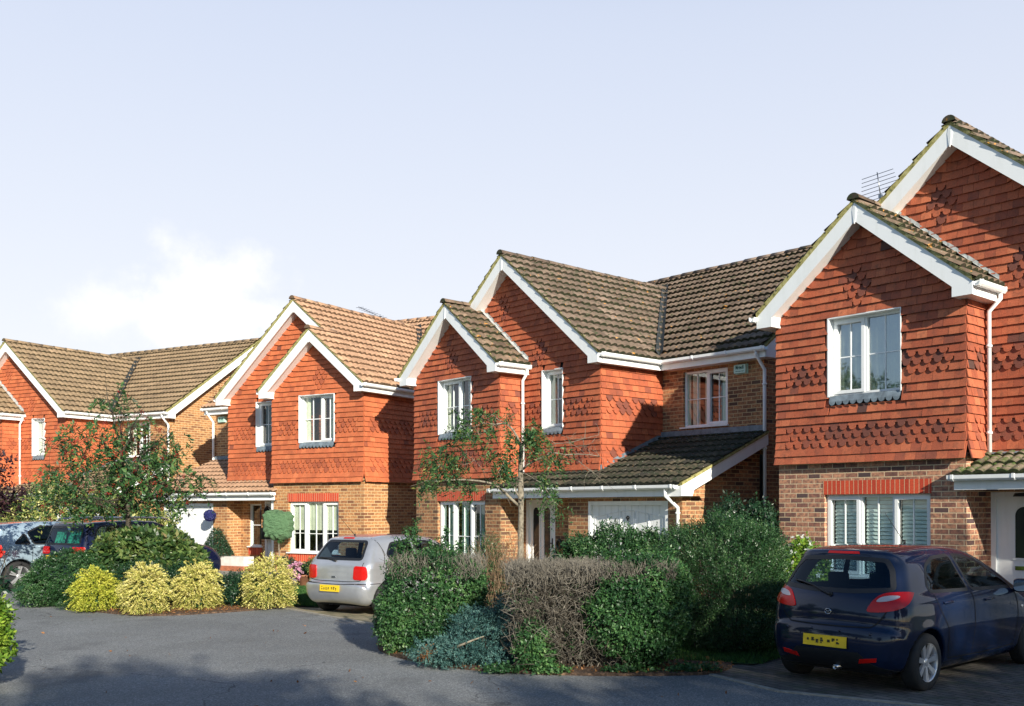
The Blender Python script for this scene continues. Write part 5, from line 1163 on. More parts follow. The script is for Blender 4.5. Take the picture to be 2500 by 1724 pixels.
# -- right bed in front of the middle house
h1 = shrub('clipped_hedge', 'rounded green hedge with a browned top, left end of the middle bed', 'hedge', (-1.87, 12.35, 0), [(0, 0, .62, .63, .55, .60, 2.9), (-.34, -.10, .42, .36, .42, .42), (.1, -.25, .35, .45, .35, .38)], 'leaf_privet', 5600, G, m=9, ls=.11, size=.034, asp=.55, seed=3, depth=.13, lump=.09, up=.3)
rg = np.random.default_rng(5); n = 1500; P0 = np.c_[rg.uniform(-.50, .60, n), rg.uniform(-.48, .42, n), rg.uniform(.92, 1.14, n)]; P0 = P0[(np.abs(P0[:, 0] - .12) > .17) | (rg.random(n) < .3)]; P1 = P0 + np.c_[rg.normal(0, .05, (len(P0), 2)), rg.uniform(.05, .17, len(P0))]; sticks('dead_twigs', 'twig_dead', h1, P0, P1, .0035, .0018, .12, 2, 5)
for q, (sx_, sy_, hz, nn_) in enumerate(((-.32, .2, .62, 70), (-.40, .1, .50, 60), (.05, .25, .50, 80), (-.12, .2, .35, 60), (.22, .3, .35, 50), (-.5, 0, .35, 60))):
    rg = np.random.default_rng(80 + q); t = rg.random(nn_); C = np.c_[sx_ + t * .06 + rg.normal(0, .05 * (1.2 - t), nn_), sy_ + rg.normal(0, .05 * (1.2 - t), nn_), 1.0 + t * hz]; V, F, R = sprig_mesh(C, rg.normal(0, .6, (nn_, 3)) + np.array([0, 0, .7]), 7, .09, .036, .55, rg); o = np_mesh('shoot', V, F, 'leaf_privet', h1, R)
    sticks('stem', 'bark_dark', h1, np.array([[sx_, sy_, .8]]), np.array([[sx_ + .06, sy_, 1.0 + hz]]), .006, .003, .03, 4, q)
h2 = shrub('clipped_hedge', 'glossy green rounded hedge growing against the bare brown hedge', 'hedge', (.60, 11.05, 0), [(0, 0, .72, .54, .50, .52, 2.6), (.03, -.05, .42, .42, .36, .38), (-.22, -.22, .62, .38, .30, .42), (.28, .05, .85, .30, .36, .38)], 'leaf_privet', 6200, G, m=9, ls=.10, size=.032, asp=.58, seed=4, depth=.12, lump=.10, up=.25)
for q in range(7):
    rg = np.random.default_rng(180 + q); sx_, sy_ = rg.uniform(-.4, .45), rg.uniform(-.1, .4); nn_ = 22; t = rg.random(nn_); C = np.c_[sx_ + rg.normal(0, .03, nn_), sy_ + rg.normal(0, .03, nn_), 1.12 + t * .20]; V, F, R = sprig_mesh(C, rg.normal(0, .6, (nn_, 3)) + np.array([0, 0, .7]), 6, .08, .03, .55, rg); np_mesh('shoot', V, F, 'leaf_privet', h2, R)
# bare dying hedge: nothing but twigs
dead = empty('bare_hedge', (-.18, 11.12, 0), 0, 'bare brown twiggy hedge with no leaves, clipped flat on top', 'hedge', G)
rg = np.random.default_rng(11); n = 3600
P0 = np.c_[rg.uniform(-.62, .62, n), rg.uniform(-.42, .42, n), rg.uniform(.12, 1.12, n)]; D = np.c_[rg.normal(0, .7, (n, 2)), rg.normal(.25, .6, n)]; ln = rg.uniform(.12, .42, (n, 1)); P1 = P0 + unit(D) * ln
P1[:, 0] = np.clip(P1[:, 0], -.72, .75); P1[:, 1] = np.clip(P1[:, 1], -.50, .5); P1[:, 2] = np.clip(P1[:, 2], .05, 1.20)
hf = rg.random(len(P0)) < .5; hf &= (P0[:, 2] < .95); sticks('twigs', 'twig_dead', dead, P0[~hf], P1[~hf], .0040, .0016, .17, 4, 12); sticks('inner_twigs', 'twig_shaded', dead, P0[hf], P1[hf], .0050, .0025, .15, 3, 15)  # darker copy of the twig colour paints shade inside the hedge
foliage('foliage', 'leaf_privet', dead, [(-.45, -.2, .75, .25, .22, .22), (.1, -.1, .30, .5, .28, .22)], 170, m=7, ls=.09, size=.03, asp=.55, seed=16, depth=.5)
n = 5200; P0 = np.c_[rg.uniform(-.68, 1.15, n), rg.uniform(-.45, .45, n), rg.uniform(.96, 1.13, n)]; P1 = P0 + np.c_[rg.normal(0, .05, (n, 2)), rg.uniform(.05, .15, n)]; P1[:, 2] = np.minimum(P1[:, 2], 1.235 + rg.normal(0, .012, n)); sticks('clipped_top', 'twig_dead', dead, P0, P1, .0035, .0018, .10, 2, 13)
n = 46; P0 = np.c_[rg.uniform(-.45, .45, n), rg.uniform(-.12, .12, n), np.zeros(n)]; P1 = P0 * np.array([1.25, 2.6, 1]) + np.c_[rg.normal(0, .12, (n, 2)), rg.uniform(.7, 1.1, n)]; sticks('stem', 'twig_dead', dead, P0, P1, .014, .005, .06, 5, 14)
shrub('small_shrub', 'small green seedling shrub at the foot of the bare hedge', 'shrub', (-.58, 10.78, 0), [(0, 0, .30, .18, .15, .28), (.08, .02, .18, .20, .15, .16)], 'leaf_privet', 700, G, m=8, ls=.09, size=.034, asp=.55, seed=21, depth=.3, stems=6)
# juniper
ju = shrub('juniper_bush', 'low blue green juniper sprawling over the kerb between two hedges', 'shrub', (-1.25, 11.5, 0), [(-.30, -.30, .17, .42, .30, .17), (.10, -.10, .28, .42, .32, .25), (.45, .10, .50, .34, .30, .30), (.25, -.38, .14, .40, .25, .14), (-.02, .15, .42, .30, .28, .22)], 'leaf_juniper', 3400, G, m=12, ls=.13, size=.022, asp=.5, seed=22, depth=.22, lump=.3, up=.1, stems=22, droop=.2)
foliage('dead_frond', 'leaf_brown', ju, [(-.52, -.42, .16, .09, .07, .06)], 60, m=12, ls=.12, size=.02, asp=.4, seed=23)
mb = MB(); mb.tube([(-.25, -.38, .22), (-.12, -.42, .27), (.02, -.44, .33), (.12, -.40, .36)], [.018, .014, .010, .006], 6); mb.build('branch', 'bark_rowan', ju)
# dry twiggy shrub behind
dry = empty('twiggy_shrub', (-1.12, 13.2, 0), 0, 'upright half bare shrub with reddish tan twigs, behind the juniper', 'shrub', G)
rg = np.random.default_rng(31); n = 420; P0 = np.c_[rg.normal(0, .10, (n, 2)), rg.uniform(.1, .6, n)]; D = np.c_[rg.normal(0, .28, (n, 2)), np.ones(n)]; P1 = P0 + unit(D) * rg.uniform(.5, 1.0, (n, 1)); P1[:, 2] = np.minimum(P1[:, 2], 1.62); sticks('stem', 'twig_red', dry, P0, P1, .005, .002, .05, 4, 32)
foliage('foliage', 'leaf_shrub', dry, [(-.22, 0, .95, .28, .3, .55), (.05, 0, .6, .4, .3, .5)], 2000, m=7, ls=.10, size=.026, asp=.4, seed=33, depth=.5)
foliage('red_leaf', 'leaf_brown', dry, [(.1, 0, 1.3, .2, .2, .25)], 60, m=4, ls=.08, size=.02, asp=.5, seed=34, depth=.5)
# big rounded shrub and its neighbours
bigs = shrub('large_shrub', 'tall loose dark green shrub standing left of the navy hatchback', 'shrub', (1.70, 12.3, 0), [(0, 0, .90, .80, .70, .78), (.10, -.1, .50, .70, .62, .48), (-.35, .1, 1.12, .45, .5, .48), (.42, .1, 1.05, .42, .5, .50)], 'leaf_shrub', 9500, G, m=10, ls=.17, size=.028, asp=.36, seed=41, depth=.16, lump=.14, up=.55, rand=.35, spread=.6)
foliage('white_flower', 'flower_white', bigs, [(0, 0, .9, .86, .76, .80)], 10, m=3, ls=.02, size=.03, asp=.9, seed=42, depth=.03)
shrub('wide_shrub', 'wide glossy evergreen shrub in front of the middle garage door', 'shrub', (.38, 14.3, 0), [(0, 0, .80, .72, .5, .70), (-.45, 0, .75, .42, .4, .62), (.50, 0, .85, .45, .45, .62)], 'leaf_shrub', 5200, G, m=9, ls=.17, size=.045, asp=.42, seed=43, depth=.16, lump=.16, up=.6, rand=.4, spread=.65)
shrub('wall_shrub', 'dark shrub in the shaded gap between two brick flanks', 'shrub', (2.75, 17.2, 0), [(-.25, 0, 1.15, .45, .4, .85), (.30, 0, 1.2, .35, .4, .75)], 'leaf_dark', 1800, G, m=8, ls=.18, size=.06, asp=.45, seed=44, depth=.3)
fl = shrub('flowering_shrub', 'bright green shrub with white flowers beside the nearest house corner', 'shrub', (2.98, 13.75, 0), [(0, 0, .72, .40, .40, .62), (.15, -.1, .5, .34, .34, .45)], 'leaf_lime', 2100, G, m=7, ls=.11, size=.05, asp=.5, seed=45, depth=.15)
foliage('white_flower', 'flower_white', fl, [(0, 0, .74, .42, .42, .64)], 150, m=6, ls=.02, size=.035, asp=.9, seed=46, depth=.03)
mb = MB()
# -- far bed in front of the tan roofed house
YG = 'golden shrubs in the far bed'
shrub('yew_bush', 'wide dark green bush at the left end of the far bed', 'shrub', (-9.52, 18.35, 0), [(0, 0, .52, .74, .5, .50), (-.35, -.2, .32, .48, .4, .30), (.45, .1, .66, .5, .4, .38), (.85, .2, .60, .45, .4, .38)], 'leaf_shrub', 5200, G, m=9, ls=.12, size=.038, asp=.42, seed=51, depth=.15, lump=.16, up=.15, droop=.4)
shrub('broadleaf_bush', 'broad leaved mound of green and bronze leaves below the berry tree', 'shrub', (-8.32, 18.75, 0), [(0, 0, .86, .92, .6, .56, 2.6), (-.5, 0, .75, .5, .5, .5), (.75, 0, .66, .46, .5, .46)], 'leaf_photinia', 2900, G, m=6, ls=.14, size=.115, asp=.46, seed=52, depth=.12, lump=.08, up=-.15, droop=.9)
shrub('low_bush', 'low dark bush filling the gap behind the golden shrubs', 'shrub', (-8.0, 18.0, 0), [(0, 0, .42, .62, .4, .42), (.8, .1, .40, .6, .4, .40), (1.7, .2, .3, .45, .35, .34)], 'leaf_dark', 3000, G, m=8, ls=.12, size=.035, asp=.4, seed=53, depth=.2)
def golden(x, y, r, h, mat, seed, label, n=1500, m=20):
    s = empty('golden_shrub', (x, y, 0), 0, label, 'shrub', YG); rg = np.random.default_rng(seed)
    P, nr = shell_points([(0, 0, h * .55, r * .62, r * .62, h * .36), (0, 0, h * .34, r * .66, r * .66, h * .26)], n, rg, .30, .35, .04)
    D = nr * .9 + rg.normal(0, .32, P.shape) + np.array([0, 0, .28]); R = np.clip(rg.random(len(P)) * .8 + .2 * (P[:, 2] / h), 0, 1)
    V, F, q = sprig_mesh(P, D, m, r * .46, .034, .40, rg, .5, True, rnd=R, droop=.55); V[:, 2] = np.maximum(V[:, 2], .04); np_mesh('foliage', V, F, mat, s, q)
    foliage('inner_foliage', 'leaf_shrub', s, [(0, 0, h * .36, r * .62, r * .62, h * .34)], 420, m=7, ls=.08, size=.03, seed=seed + 5)
    n = 26; P0 = np.c_[rg.normal(0, .05, (n, 2)), np.zeros(n)]; P1 = unit(rg.normal(size=(n, 3)) + np.array([0, 0, .8])) * np.array([r, r, h]) * .75; P1[:, 2] = np.abs(P1[:, 2]) + .05; sticks('stem', 'bark_dark', s, P0, P1, .008, .003, .08, 4, seed); return s
golden(-8.50, 17.25, .40, .74, 'leaf_gold', 61, 'small bright gold shrub, leftmost of the golden shrubs', 900)
golden(-7.40, 16.75, .40, .86, 'leaf_yellow', 62, 'pale yellow shrub second from the left, nearest the road', 900)
golden(-6.80, 17.45, .41, .87, 'leaf_yellow', 63, 'pale yellow shrub third from the left, below the cone topiary', 900)
golden(-5.62, 17.65, .47, .97, 'leaf_yellow', 64, 'tallest pale yellow shrub standing alone by the lawn', 900)
shrub('small_shrub', 'small green shrub between the third and the lone golden shrub', 'shrub', (-6.38, 18.05, 0), [(0, 0, .30, .32, .3, .30), (.25, .1, .22, .25, .2, .2)], 'leaf_dark', 1200, G, m=7, ls=.12, size=.04, asp=.45, seed=65, depth=.35, lump=.3)
shrub('creeping_plant', 'low creeping conifer at the road edge below the round green shrub', 'plant', (-8.95, 17.55, 0), [(0, 0, .08, .42, .2, .12), (.95, -.15, .06, .3, .15, .10)], 'leaf_shrub', 500, G, m=10, ls=.14, size=.028, asp=.35, seed=66, depth=.4)
# -- rowan trees
def px(cx, cy, Y, dy=0.): X = (cx - 1427.9) / 2429.4 * (Y + dy); return Vector((X, Y + dy, 1.8 + (1238 - cy) / 2429.4 * (Y + dy)))
def pinnate(name, mat, parent, C, D, rg, size=.045, ls=.17, m=13, asp=.32):
    V, F, R = sprig_mesh(C, D, m, ls, size, asp, rg, .8, True, .3, (.2, 1.), droop=1.0); return np_mesh(name, V, F, mat, parent, R)
tb = empty('rowan_tree', (-1.03, 16, 0), 0, 'thin pruned tree with sparse leaves in front of the middle house', 'tree', 'rowan trees')
b0 = Vector((-1.03, 16, 0))
def p2(cx, cy, dy=0): return px(cx / 3.627 + 960, cy / 3.627 + 960, 16, dy) - b0
mb = MB(); mb.tube([(.0, 0, 0), (.0, 0, .6), p2(1128, 1300), p2(1132, 1050), p2(1130, 900), p2(1128, 700), p2(1130, 560), p2(1140, 440)], [.064, .054, .048, .045, .050, .041, .038, .032], 10); mb.build('trunk', 'bark_rowan', tb)
mb = MB()
brs = [([(1115, 1000), (1060, 950), (990, 880), (930, 830), (860, 795), (760, 775), (640, 765), (520, 765), (400, 780), (290, 772)], .026, -.5), ([(1130, 470), (1100, 390), (1060, 320), (1000, 262), (900, 275), (800, 262), (700, 305)], .024, -.3), ([(1000, 262), (940, 240), (880, 190), (800, 200)], .010, -.3),
       ([(1125, 930), (1090, 880), (1075, 825)], .022, -.1), ([(1150, 672), (1200, 625), (1270, 590), (1340, 560), (1410, 525), (1530, 545), (1640, 540), (1740, 545), (1830, 560)], .020, -.4), ([(1410, 525), (1405, 465), (1440, 445), (1560, 440), (1700, 400), (1820, 370)], .011, -.4),
       ([(1530, 548), (1640, 600), (1740, 680), (1820, 740)], .007, -.4), ([(1640, 540), (1690, 470), (1760, 440)], .006, -.4), ([(820, 765), (790, 670), (720, 590), (650, 540)], .006, -.5), ([(520, 765), (470, 730), (420, 640), (360, 560)], .008, -.6), ([(900, 275), (840, 320), (760, 370)], .007, -.3),
       ([(1150, 460), (1200, 400), (1240, 300)], .012, .3), ([(1150, 700), (1220, 740), (1300, 790), (1360, 860), (1420, 960)], .010, -.7), ([(1120, 560), (1050, 600), (980, 640), (930, 700)], .009, -.5), ([(1175, 640), (1190, 560), (1240, 500), (1330, 520)], .008, .2)]
rg = np.random.default_rng(71); tips = []
for pts, r, dy in brs:
    n = len(pts); P = [p2(x, y, dy * i / n) for i, (x, y) in enumerate(pts)]; mb.tube([tuple(p) for p in P], [r * (1 - .75 * i / (n - 1)) for i in range(n)], 6)
    for i in range(1, n): tips.append(P[i])
mb.build('limbs', 'bark_rowan', tb)
P0 = np.array([tuple(tips[i]) for i in rg.integers(0, len(tips), 170)]); P1 = P0 + rg.normal(0, .17, (170, 3)); sticks('twigs', 'bark_rowan', tb, P0, P1, .004, .0018, .10, 3, 72)
cl = [(720, 170, .9), (760, 210, .8), (640, 300, 1.1), (680, 360, 1.), (560, 330, .6), (600, 210, .5), (900, 190, .5), (1000, 150, .4), (360, 520, .7), (470, 560, .9), (550, 610, 1.1), (400, 650, 1.), (330, 690, .8), (480, 720, 1.), (600, 560, .6), (290, 830, .6), (340, 800, .6), (300, 640, .5), (500, 480, .6), (620, 700, .5),
      (1240, 290, 1.), (1220, 360, 1.1), (1200, 430, 1.1), (1270, 400, .9), (1330, 500, 1.1), (1420, 560, .9), (1450, 590, .6), (1060, 400, .8), (1060, 480, .5), (970, 560, .9), (1000, 640, 1.1), (960, 690, .9), (930, 620, .7), (1300, 770, .8), (1370, 850, .9), (1400, 920, .8), (1460, 980, .5), (650, 840, .4), (700, 870, .3), (1560, 450, .3), (830, 520, .3), (280, 460, .3), (870, 330, .5)]
C = []; 
for x, y, w_ in cl:
    k = int(19 * w_); q = np.array([tuple(p2(x + rg.normal(0, 26), y + rg.normal(0, 24), rg.normal(-.2, .25))) for _ in range(k)]); C.append(q)
C = np.concatenate(C); pinnate('foliage', 'leaf_rowan', tb, C, rg.normal(0, 1, C.shape) + np.array([0, 0, -.1]), rg, .060, .19, 13, .36)
# berry tree
tl = empty('rowan_tree', (-9.18, 20, 0), 0, 'bushy tree hung with red berries at the left, in front of the farthest house', 'tree', 'rowan trees'); b1 = Vector((-9.18, 20, 0))
def p3(x, y, dy=0): return px(x, y, 20, dy) - b1
mb = MB(); mb.tube([(0, 0, 0), (0.02, 0, .7), p3(314, 1290), p3(312, 1240), p3(306, 1190), p3(300, 1140)], [.07, .06, .055, .05, .045, .04], 10); mb.build('trunk', 'bark_dark', tl)
rg = np.random.default_rng(75); mb = MB(); ends = []
for (sx_, sy_), (ex, ey), dy in (((312, 1240), (180, 1150), -.6), ((310, 1230), (430, 1170), -.5), ((306, 1190), (230, 1060), .4), ((306, 1190), (380, 1080), .5), ((300, 1150), (290, 1000), 0), ((312, 1245), (150, 1220), -.2), ((312, 1240), (470, 1200), .2), ((300, 1140), (260, 960), -.2), ((306, 1190), (120, 1090), .5), ((306, 1190), (420, 1050), -.4), ((310, 1230), (240, 1230), -.9), ((300, 1140), (340, 1010), -.6)):
    P = []; 
    for i in range(6): t = i / 5; P.append(p3(sx_ + (ex - sx_) * t, sy_ + (ey - sy_) * (t ** .8) - 14 * math.sin(t * PI), dy * t) + Vector(rg.normal(0, .03, 3)))
    mb.tube([tuple(p) for p in P], [.028 * (1 - .8 * i / 5) for i in range(6)], 6); ends += P[2:]
mb.build('limbs', 'bark_dark', tl)
E_ = np.array([tuple(p) for p in ends]); P0 = E_[rg.integers(0, len(E_), 420)]; P1 = P0 + rg.normal(0, .24, P0.shape); sticks('twigs', 'bark_dark', tl, P0, P1, .005, .002, .1, 3, 76)
bl_ = [(x, y, rx, ry) for x, y, rx, ry in ((240, 1150, 95, 40), (350, 1130, 90, 45), (300, 1070, 60, 30), (190, 1100, 60, 30), (400, 1090, 50, 35), (160, 1190, 60, 28), (440, 1190, 60, 26), (290, 1200, 110, 30), (240, 1040, 30, 20), (345, 1030, 26, 20), (170, 1055, 30, 22), (220, 1230, 80, 25), (380, 1220, 60, 22), (130, 1150, 35, 18), (480, 1165, 35, 16), (245, 985, 14, 16), (300, 975, 22, 14), (290, 950, 14, 10), (420, 1120, 40, 25), (330, 1165, 70, 30))]
C = []; 
for x, y, rx, ry in bl_:
    k = int(rx * ry * .0225) + 3; C.append(np.array([tuple(p3(x + rg.normal(0, rx * .55), y + rg.normal(0, ry * .6), rg.normal(0, .42))) for _ in range(k)]))
C = np.concatenate(C); pinnate('foliage', 'leaf_rowan', tl, C, rg.normal(0, 1, C.shape) + np.array([0, 0, -.25]), rg, .090, .25, 13, .38)
K = C[rg.integers(0, len(C), 150)] + rg.normal(0, .05, (150, 3)); K = np.concatenate([K, np.array([tuple(p3(150, 1250, -.3)), tuple(p3(155, 1225, -.3)), tuple(p3(280, 970, 0))])]); P = (K[:, None] + rg.normal(0, .026, (len(K), 16, 3))).reshape(-1, 3)
oc = np.array([(1, 0, 0), (-1, 0, 0), (0, 1, 0), (0, -1, 0), (0, 0, 1), (0, 0, -1)], float) * .012; of = np.array([(0, 2, 4), (2, 1, 4), (1, 3, 4), (3, 0, 4), (2, 0, 5), (1, 2, 5), (3, 1, 5), (0, 3, 5)])
V = (P[:, None] + oc[None]).reshape(-1, 3); F = (np.arange(len(P))[:, None, None] * 6 + of[None]).reshape(-1, 3); np_mesh('berries', V, F, 'berry_red', tl, np.repeat(rg.random(len(P)), 8), smooth=True)
# purple tree cut by the left edge
tp = empty('purple_tree', (-12.3, 19.2, 0), 0, 'dark purple leaved tree reaching in from the left edge', 'tree'); rg = np.random.default_rng(77); mb = MB(); mb.tube([(0, 0, 0), (.05, 0, 1.0), (.0, 0, 1.9), (.1, 0, 2.6)], [.07, .06, .045, .02], 8); mb.build('trunk', 'bark_dark', tp); mb = MB()
for k in range(14):
    a = rg.uniform(-1.3, 1.3); z0 = rg.uniform(1.3, 2.3); L_ = rg.uniform(.7, 1.5); P = [(0, 0, z0), (L_ * .5 * math.cos(a), L_ * .5 * math.sin(a), z0 + .3), (L_ * math.cos(a), L_ * math.sin(a), z0 + rg.uniform(0, .6))]; mb.tube(P, [.02, .012, .004], 5)
mb.build('limbs', 'bark_dark', tp); foliage('foliage', 'leaf_purple', tp, [(.2, 0, 2.35, 1.0, .9, .75), (.85, 0, 1.95, .6, .5, .42), (.5, 0, 2.85, .5, .5, .35)], 850, m=7, ls=.22, size=.075, asp=.55, seed=78, depth=.5, lump=.35)
# variegated hedge behind the cars
shrub('variegated_bush', 'tall yellow and green variegated bush behind the two cars at the left', 'shrub', (-13.6, 26.2, 0), [(-.6, 0, 1.25, 1.3, .9, 1.15), (.9, .1, 1.2, 1.1, .9, 1.05), (2.0, .3, .95, .9, .8, .85), (-2.0, 0, 1.1, 1.0, .9, 1.0)], 'leaf_variegated', 6500, G, m=7, ls=.22, size=.075, asp=.55, seed=79, depth=.18, lump=.2)
# foreground shrub at the left edge
lf = shrub('lime_shrub', 'lime green leafy shrub cut by the bottom left edge', 'shrub', (-6.12, 9.75, 0), [(0, 0, .50, .46, .45, .48), (.12, 0, .75, .30, .3, .28), (-.2, 0, .8, .4, .4, .3)], 'leaf_lime', 1700, G, m=7, ls=.10, size=.052, asp=.5, seed=81, depth=.2)
ro_ = empty('rose_bush', (-6.22, 10.35, 0), 0, 'rose branches with a red bloom above the lime shrub', 'shrub', G); rg = np.random.default_rng(82); mb = MB()
for k in range(7): a = rg.uniform(-.3, .2); mb.tube([(-.1, 0, 0), (a * .4 - .05, 0, .7), (a * .8, rg.uniform(-.1, .1), 1.15), (a, rg.uniform(-.1, .1), 1.38)], [.010, .008, .005, .003], 5)
mb.build('stem', 'bark_dark', ro_); foliage('foliage', 'leaf_dark', ro_, [(.0, 0, 1.02, .22, .2, .36)], 60, m=5, ls=.12, size=.075, asp=.5, seed=83, depth=.5); foliage('bloom', 'flower_red', ro_, [(.12, -.05, 1.34, .05, .05, .04)], 70, m=5, ls=.02, size=.04, asp=.9, seed=84, depth=.5)
# -- items by the tan house
tpz = empty('topiary_cone', (-10.55, 28.5, 0), 0, 'cone of clipped evergreen in a dark square planter by the garage', 'topiary')
rg = np.random.default_rng(85); n = 1500; t = rg.random(n) ** .6; a = rg.uniform(0, 2 * PI, n); rr = .42 * t * (1 - .1 * rg.random(n)) + .03; P = np.c_[rr * np.cos(a), rr * np.sin(a), 1.22 - t * .80]; V, F, R = sprig_mesh(P, np.c_[np.cos(a), np.sin(a), np.full(n, .5)] + rg.normal(0, .3, (n, 3)), 7, .07, .03, .5, rg); np_mesh('foliage', V, F, 'leaf_dark', tpz, R)
mb = MB(); mb.prism([(-.21, -.21, 0), (.21, -.21, 0), (.21, .21, 0), (-.21, .21, 0)], (0, 0, .42)); mb.box((-.24, -.24, .42), (.24, .24, .46)); mb.build('planter', 'wood_planter', tpz)
def on_C(u, v, z): p = HC_M @ Vector(TC_((u, v, z))); return p
HC_M = Matrix.Translation((POSE['C'][0], POSE['C'][1], 0)) @ Matrix.Rotation(POSE['C'][2], 4, 'Z')
bp = on_C(5.80, -.12, 1.60); rg = np.random.default_rng(86); n = 900; d = unit(rg.normal(size=(n, 3))); V, F, R = sprig_mesh(d * .135, d, 5, .03, .026, .5, rg)
bo = empty('topiary_ball', tuple(bp), 0, 'purple blue ball of artificial foliage hanging at the garage corner', 'topiary ball'); np_mesh('foliage', V, F, 'topiary_purple', bo, R); mb = MB(); mb.lathe([(.001, -.13), (.09, -.10), (.13, 0), (.09, .10), (.001, .13)], 16); mb.build('core', 'topiary_purple', bo); mb = MB(); mb.tube([(0, 0, .12), (0, 0, .42)], .004, 5); mb.build('hanger', 'black_metal', bo)
# fleece covered standard
cv = empty('covered_plant', (-8.33, 27.05, 0), 0, 'small standard tree wrapped in a green fleece bag by the porch', 'covered plant'); me = bpy.data.meshes.new('fleece_bag'); bm = bmesh.new(); bmesh.ops.create_cube(bm, size=1); bmesh.ops.subdivide_edges(bm, edges=bm.edges[:], cuts=14, use_grid_fill=True)
for v in bm.verts:
    d = v.co.normalized(); q = v.co.lerp(d * .62, .55); w_ = .06 * math.sin(q.z * 26 + 5 * q.x + 3 * math.sin(q.x * 9)) * (.4 + abs(d.z)) + .03 * math.sin(q.x * 31 + q.z * 11) + .02 * math.sin(q.y * 23 + q.z * 37); q = q * (1 + w_); sh_ = 1 + .12 * q.z; v.co = Vector((q.x * .72 * sh_, q.y * .5 * sh_, q.z * .70 + (.05 if q.x < -.1 and q.z > .2 else 0)))
bm.to_mesh(me); bm.free(); me.materials.append(MATS['cover_green']); me.polygons.foreach_set('use_smooth', [True] * len(me.polygons)); bgm = link(bpy.data.objects.new('fleece_bag', me), cv); bgm.location = (0, 0, 1.33)
mb = MB(); mb.tube([(0, 0, 0), (.02, 0, .5), (0, 0, 1.05)], .016, 8); mb.build('stem', 'bark_rowan', cv); foliage('foliage', 'leaf_privet', cv, [(.06, -.02, .92, .10, .08, .09)], 60, m=6, ls=.06, size=.035, asp=.5, seed=87)
# porch post, lantern, post box and dog sign on the wall
mb = MB(TC_, True); mb.box((3.36, .02, 0), (3.46, .10, 2.04)); mb.build('porch_post', 'white_upvc', HC)
mb = MB(TC_, True); mb.box((4.02, d1 - .16, .92), (4.36, d1 - .03, 1.22)); mb.prism([(4.00, d1 - .19, 1.22), (4.00, d1 - .01, 1.22), (4.00, d1 - .01, 1.30)], (.38, 0, 0)); mb.build('post_box', 'black_metal', HC)
mb = MB(TC_, True); mb.tube([(4.20, d1 - .12, 1.48), (4.20, d1 - .12, 1.76)], [.055, .07], 8); mb.tube([(4.20, d1 - .12, 1.76), (4.20, d1 - .12, 1.86)], [.08, .02], 8); mb.tube([(4.20, d1, 1.80), (4.20, d1 - .12, 1.88)], .012, 6); mb.build('wall_lantern', 'black_metal', HC)
mb = MB(TC_, True); mb.box((4.10, d1 - .02, 1.36), (4.34, d1 - .008, 1.46)); dg_ = mb.build('wall_sign', 'white_upvc', HC)
mb = MB(TC_, True); y_ = d1 - .0225
for q in ([(4.17, 1.41), (4.25, 1.41), (4.25, 1.43), (4.17, 1.43)], [(4.17, 1.38), (4.18, 1.38), (4.18, 1.41), (4.17, 1.41)], [(4.24, 1.38), (4.25, 1.38), (4.25, 1.41), (4.24, 1.41)], [(4.14, 1.425), (4.18, 1.42), (4.18, 1.445), (4.15, 1.45)], [(4.25, 1.425), (4.27, 1.445), (4.265, 1.45), (4.245, 1.435)]): mb.face([(a, y_, z) for a, z in q])
mb.build('dog_silhouette', 'black_metal', dg_)
# black wreath beside the middle front door
mb = MB(TB_, False); mb.tube([(4.62 + .07 * math.cos(a), d1 - .05, 1.02 + .09 * math.sin(a)) for a in [2 * PI * i / 20 for i in range(21)]], .032, 8); mb.build('wall_plaque', 'black_metal', HB)
mb = MB(TA, False); mb.tube([(3.92, d1 - .10, 1.93), (3.92, d1 - .10, 1.98)], [.11, .09], 14); mb.build('porch_light', 'black_metal', HA)
# white trough on a brick step, broom
tw = on_C(4.72, -.15, 0); st = empty('brick_step', (tw.x, tw.y, 0), POSE['C'][2], 'low red brick step under the white trough', 'step'); mb = MB(); mb.box((-.62, -.25, 0), (.62, .25, .16)); mb.build('brick_block', 'brick_step', st)
tr_ = empty('stone_trough', (tw.x + .05, tw.y, .16), POSE['C'][2], 'white stone trough standing on the brick step under the narrow window', 'trough'); mb = MB(); mb.prism([(-.50, -.18, 0), (.50, -.18, 0), (.52, -.20, .26), (-.52, -.20, .26)], (0, .36, 0)); mb.build('trough_body', 'white_trough', tr_)
bw = on_C(5.52, .28, 0); br_ = empty('garden_tool', (bw.x, bw.y, 0), 0, 'dark long handled tool leaning on the brick wall by the trough', 'garden tool'); mb = MB(); mb.tube([(-.10, -.1, .02), (-.02, .02, .75), (.02, .08, .95)], .014, 6); mb.build('handle', 'black_metal', br_); mb = MB(); mb.tube([(-.01, .03, .78), (.02, .06, .90), (.03, .09, 1.02)], [.02, .05, .02], 8); mb.build('grip', 'black_metal', br_)
def pot(name, label, x, y, r, h, mat, pl, plm, n, hgt, seed, wid, cat='plant pot', **k):
    p = empty(name, (x, y, 0), 0, label, cat); mb = MB(); mb.lathe([(.001, 0), (r * .72, 0), (r, h * .88), (r * 1.10, h * .88), (r * 1.10, h), (r * .95, h), (r * .9, h * .9), (.001, h * .88)], 20); mb.build('pot', mat, p); foliage('plant', plm, p, [(0, 0, h + hgt * .45, wid, wid, hgt * .55)], n, m=6, ls=.08, size=.04, asp=.6, seed=seed, depth=.3); return p
q = pot('potted_plant', 'terracotta pot of pink flowers at the lawn edge', -6.30, 22.3, .17, .30, 'terracotta', 0, 'leaf_dark', 260, .22, 91, .26); foliage('flower', 'flower_pink', q, [(-.12, -.05, .38, .26, .22, .20)], 120, m=5, ls=.02, size=.045, asp=.9, seed=92, depth=.08)
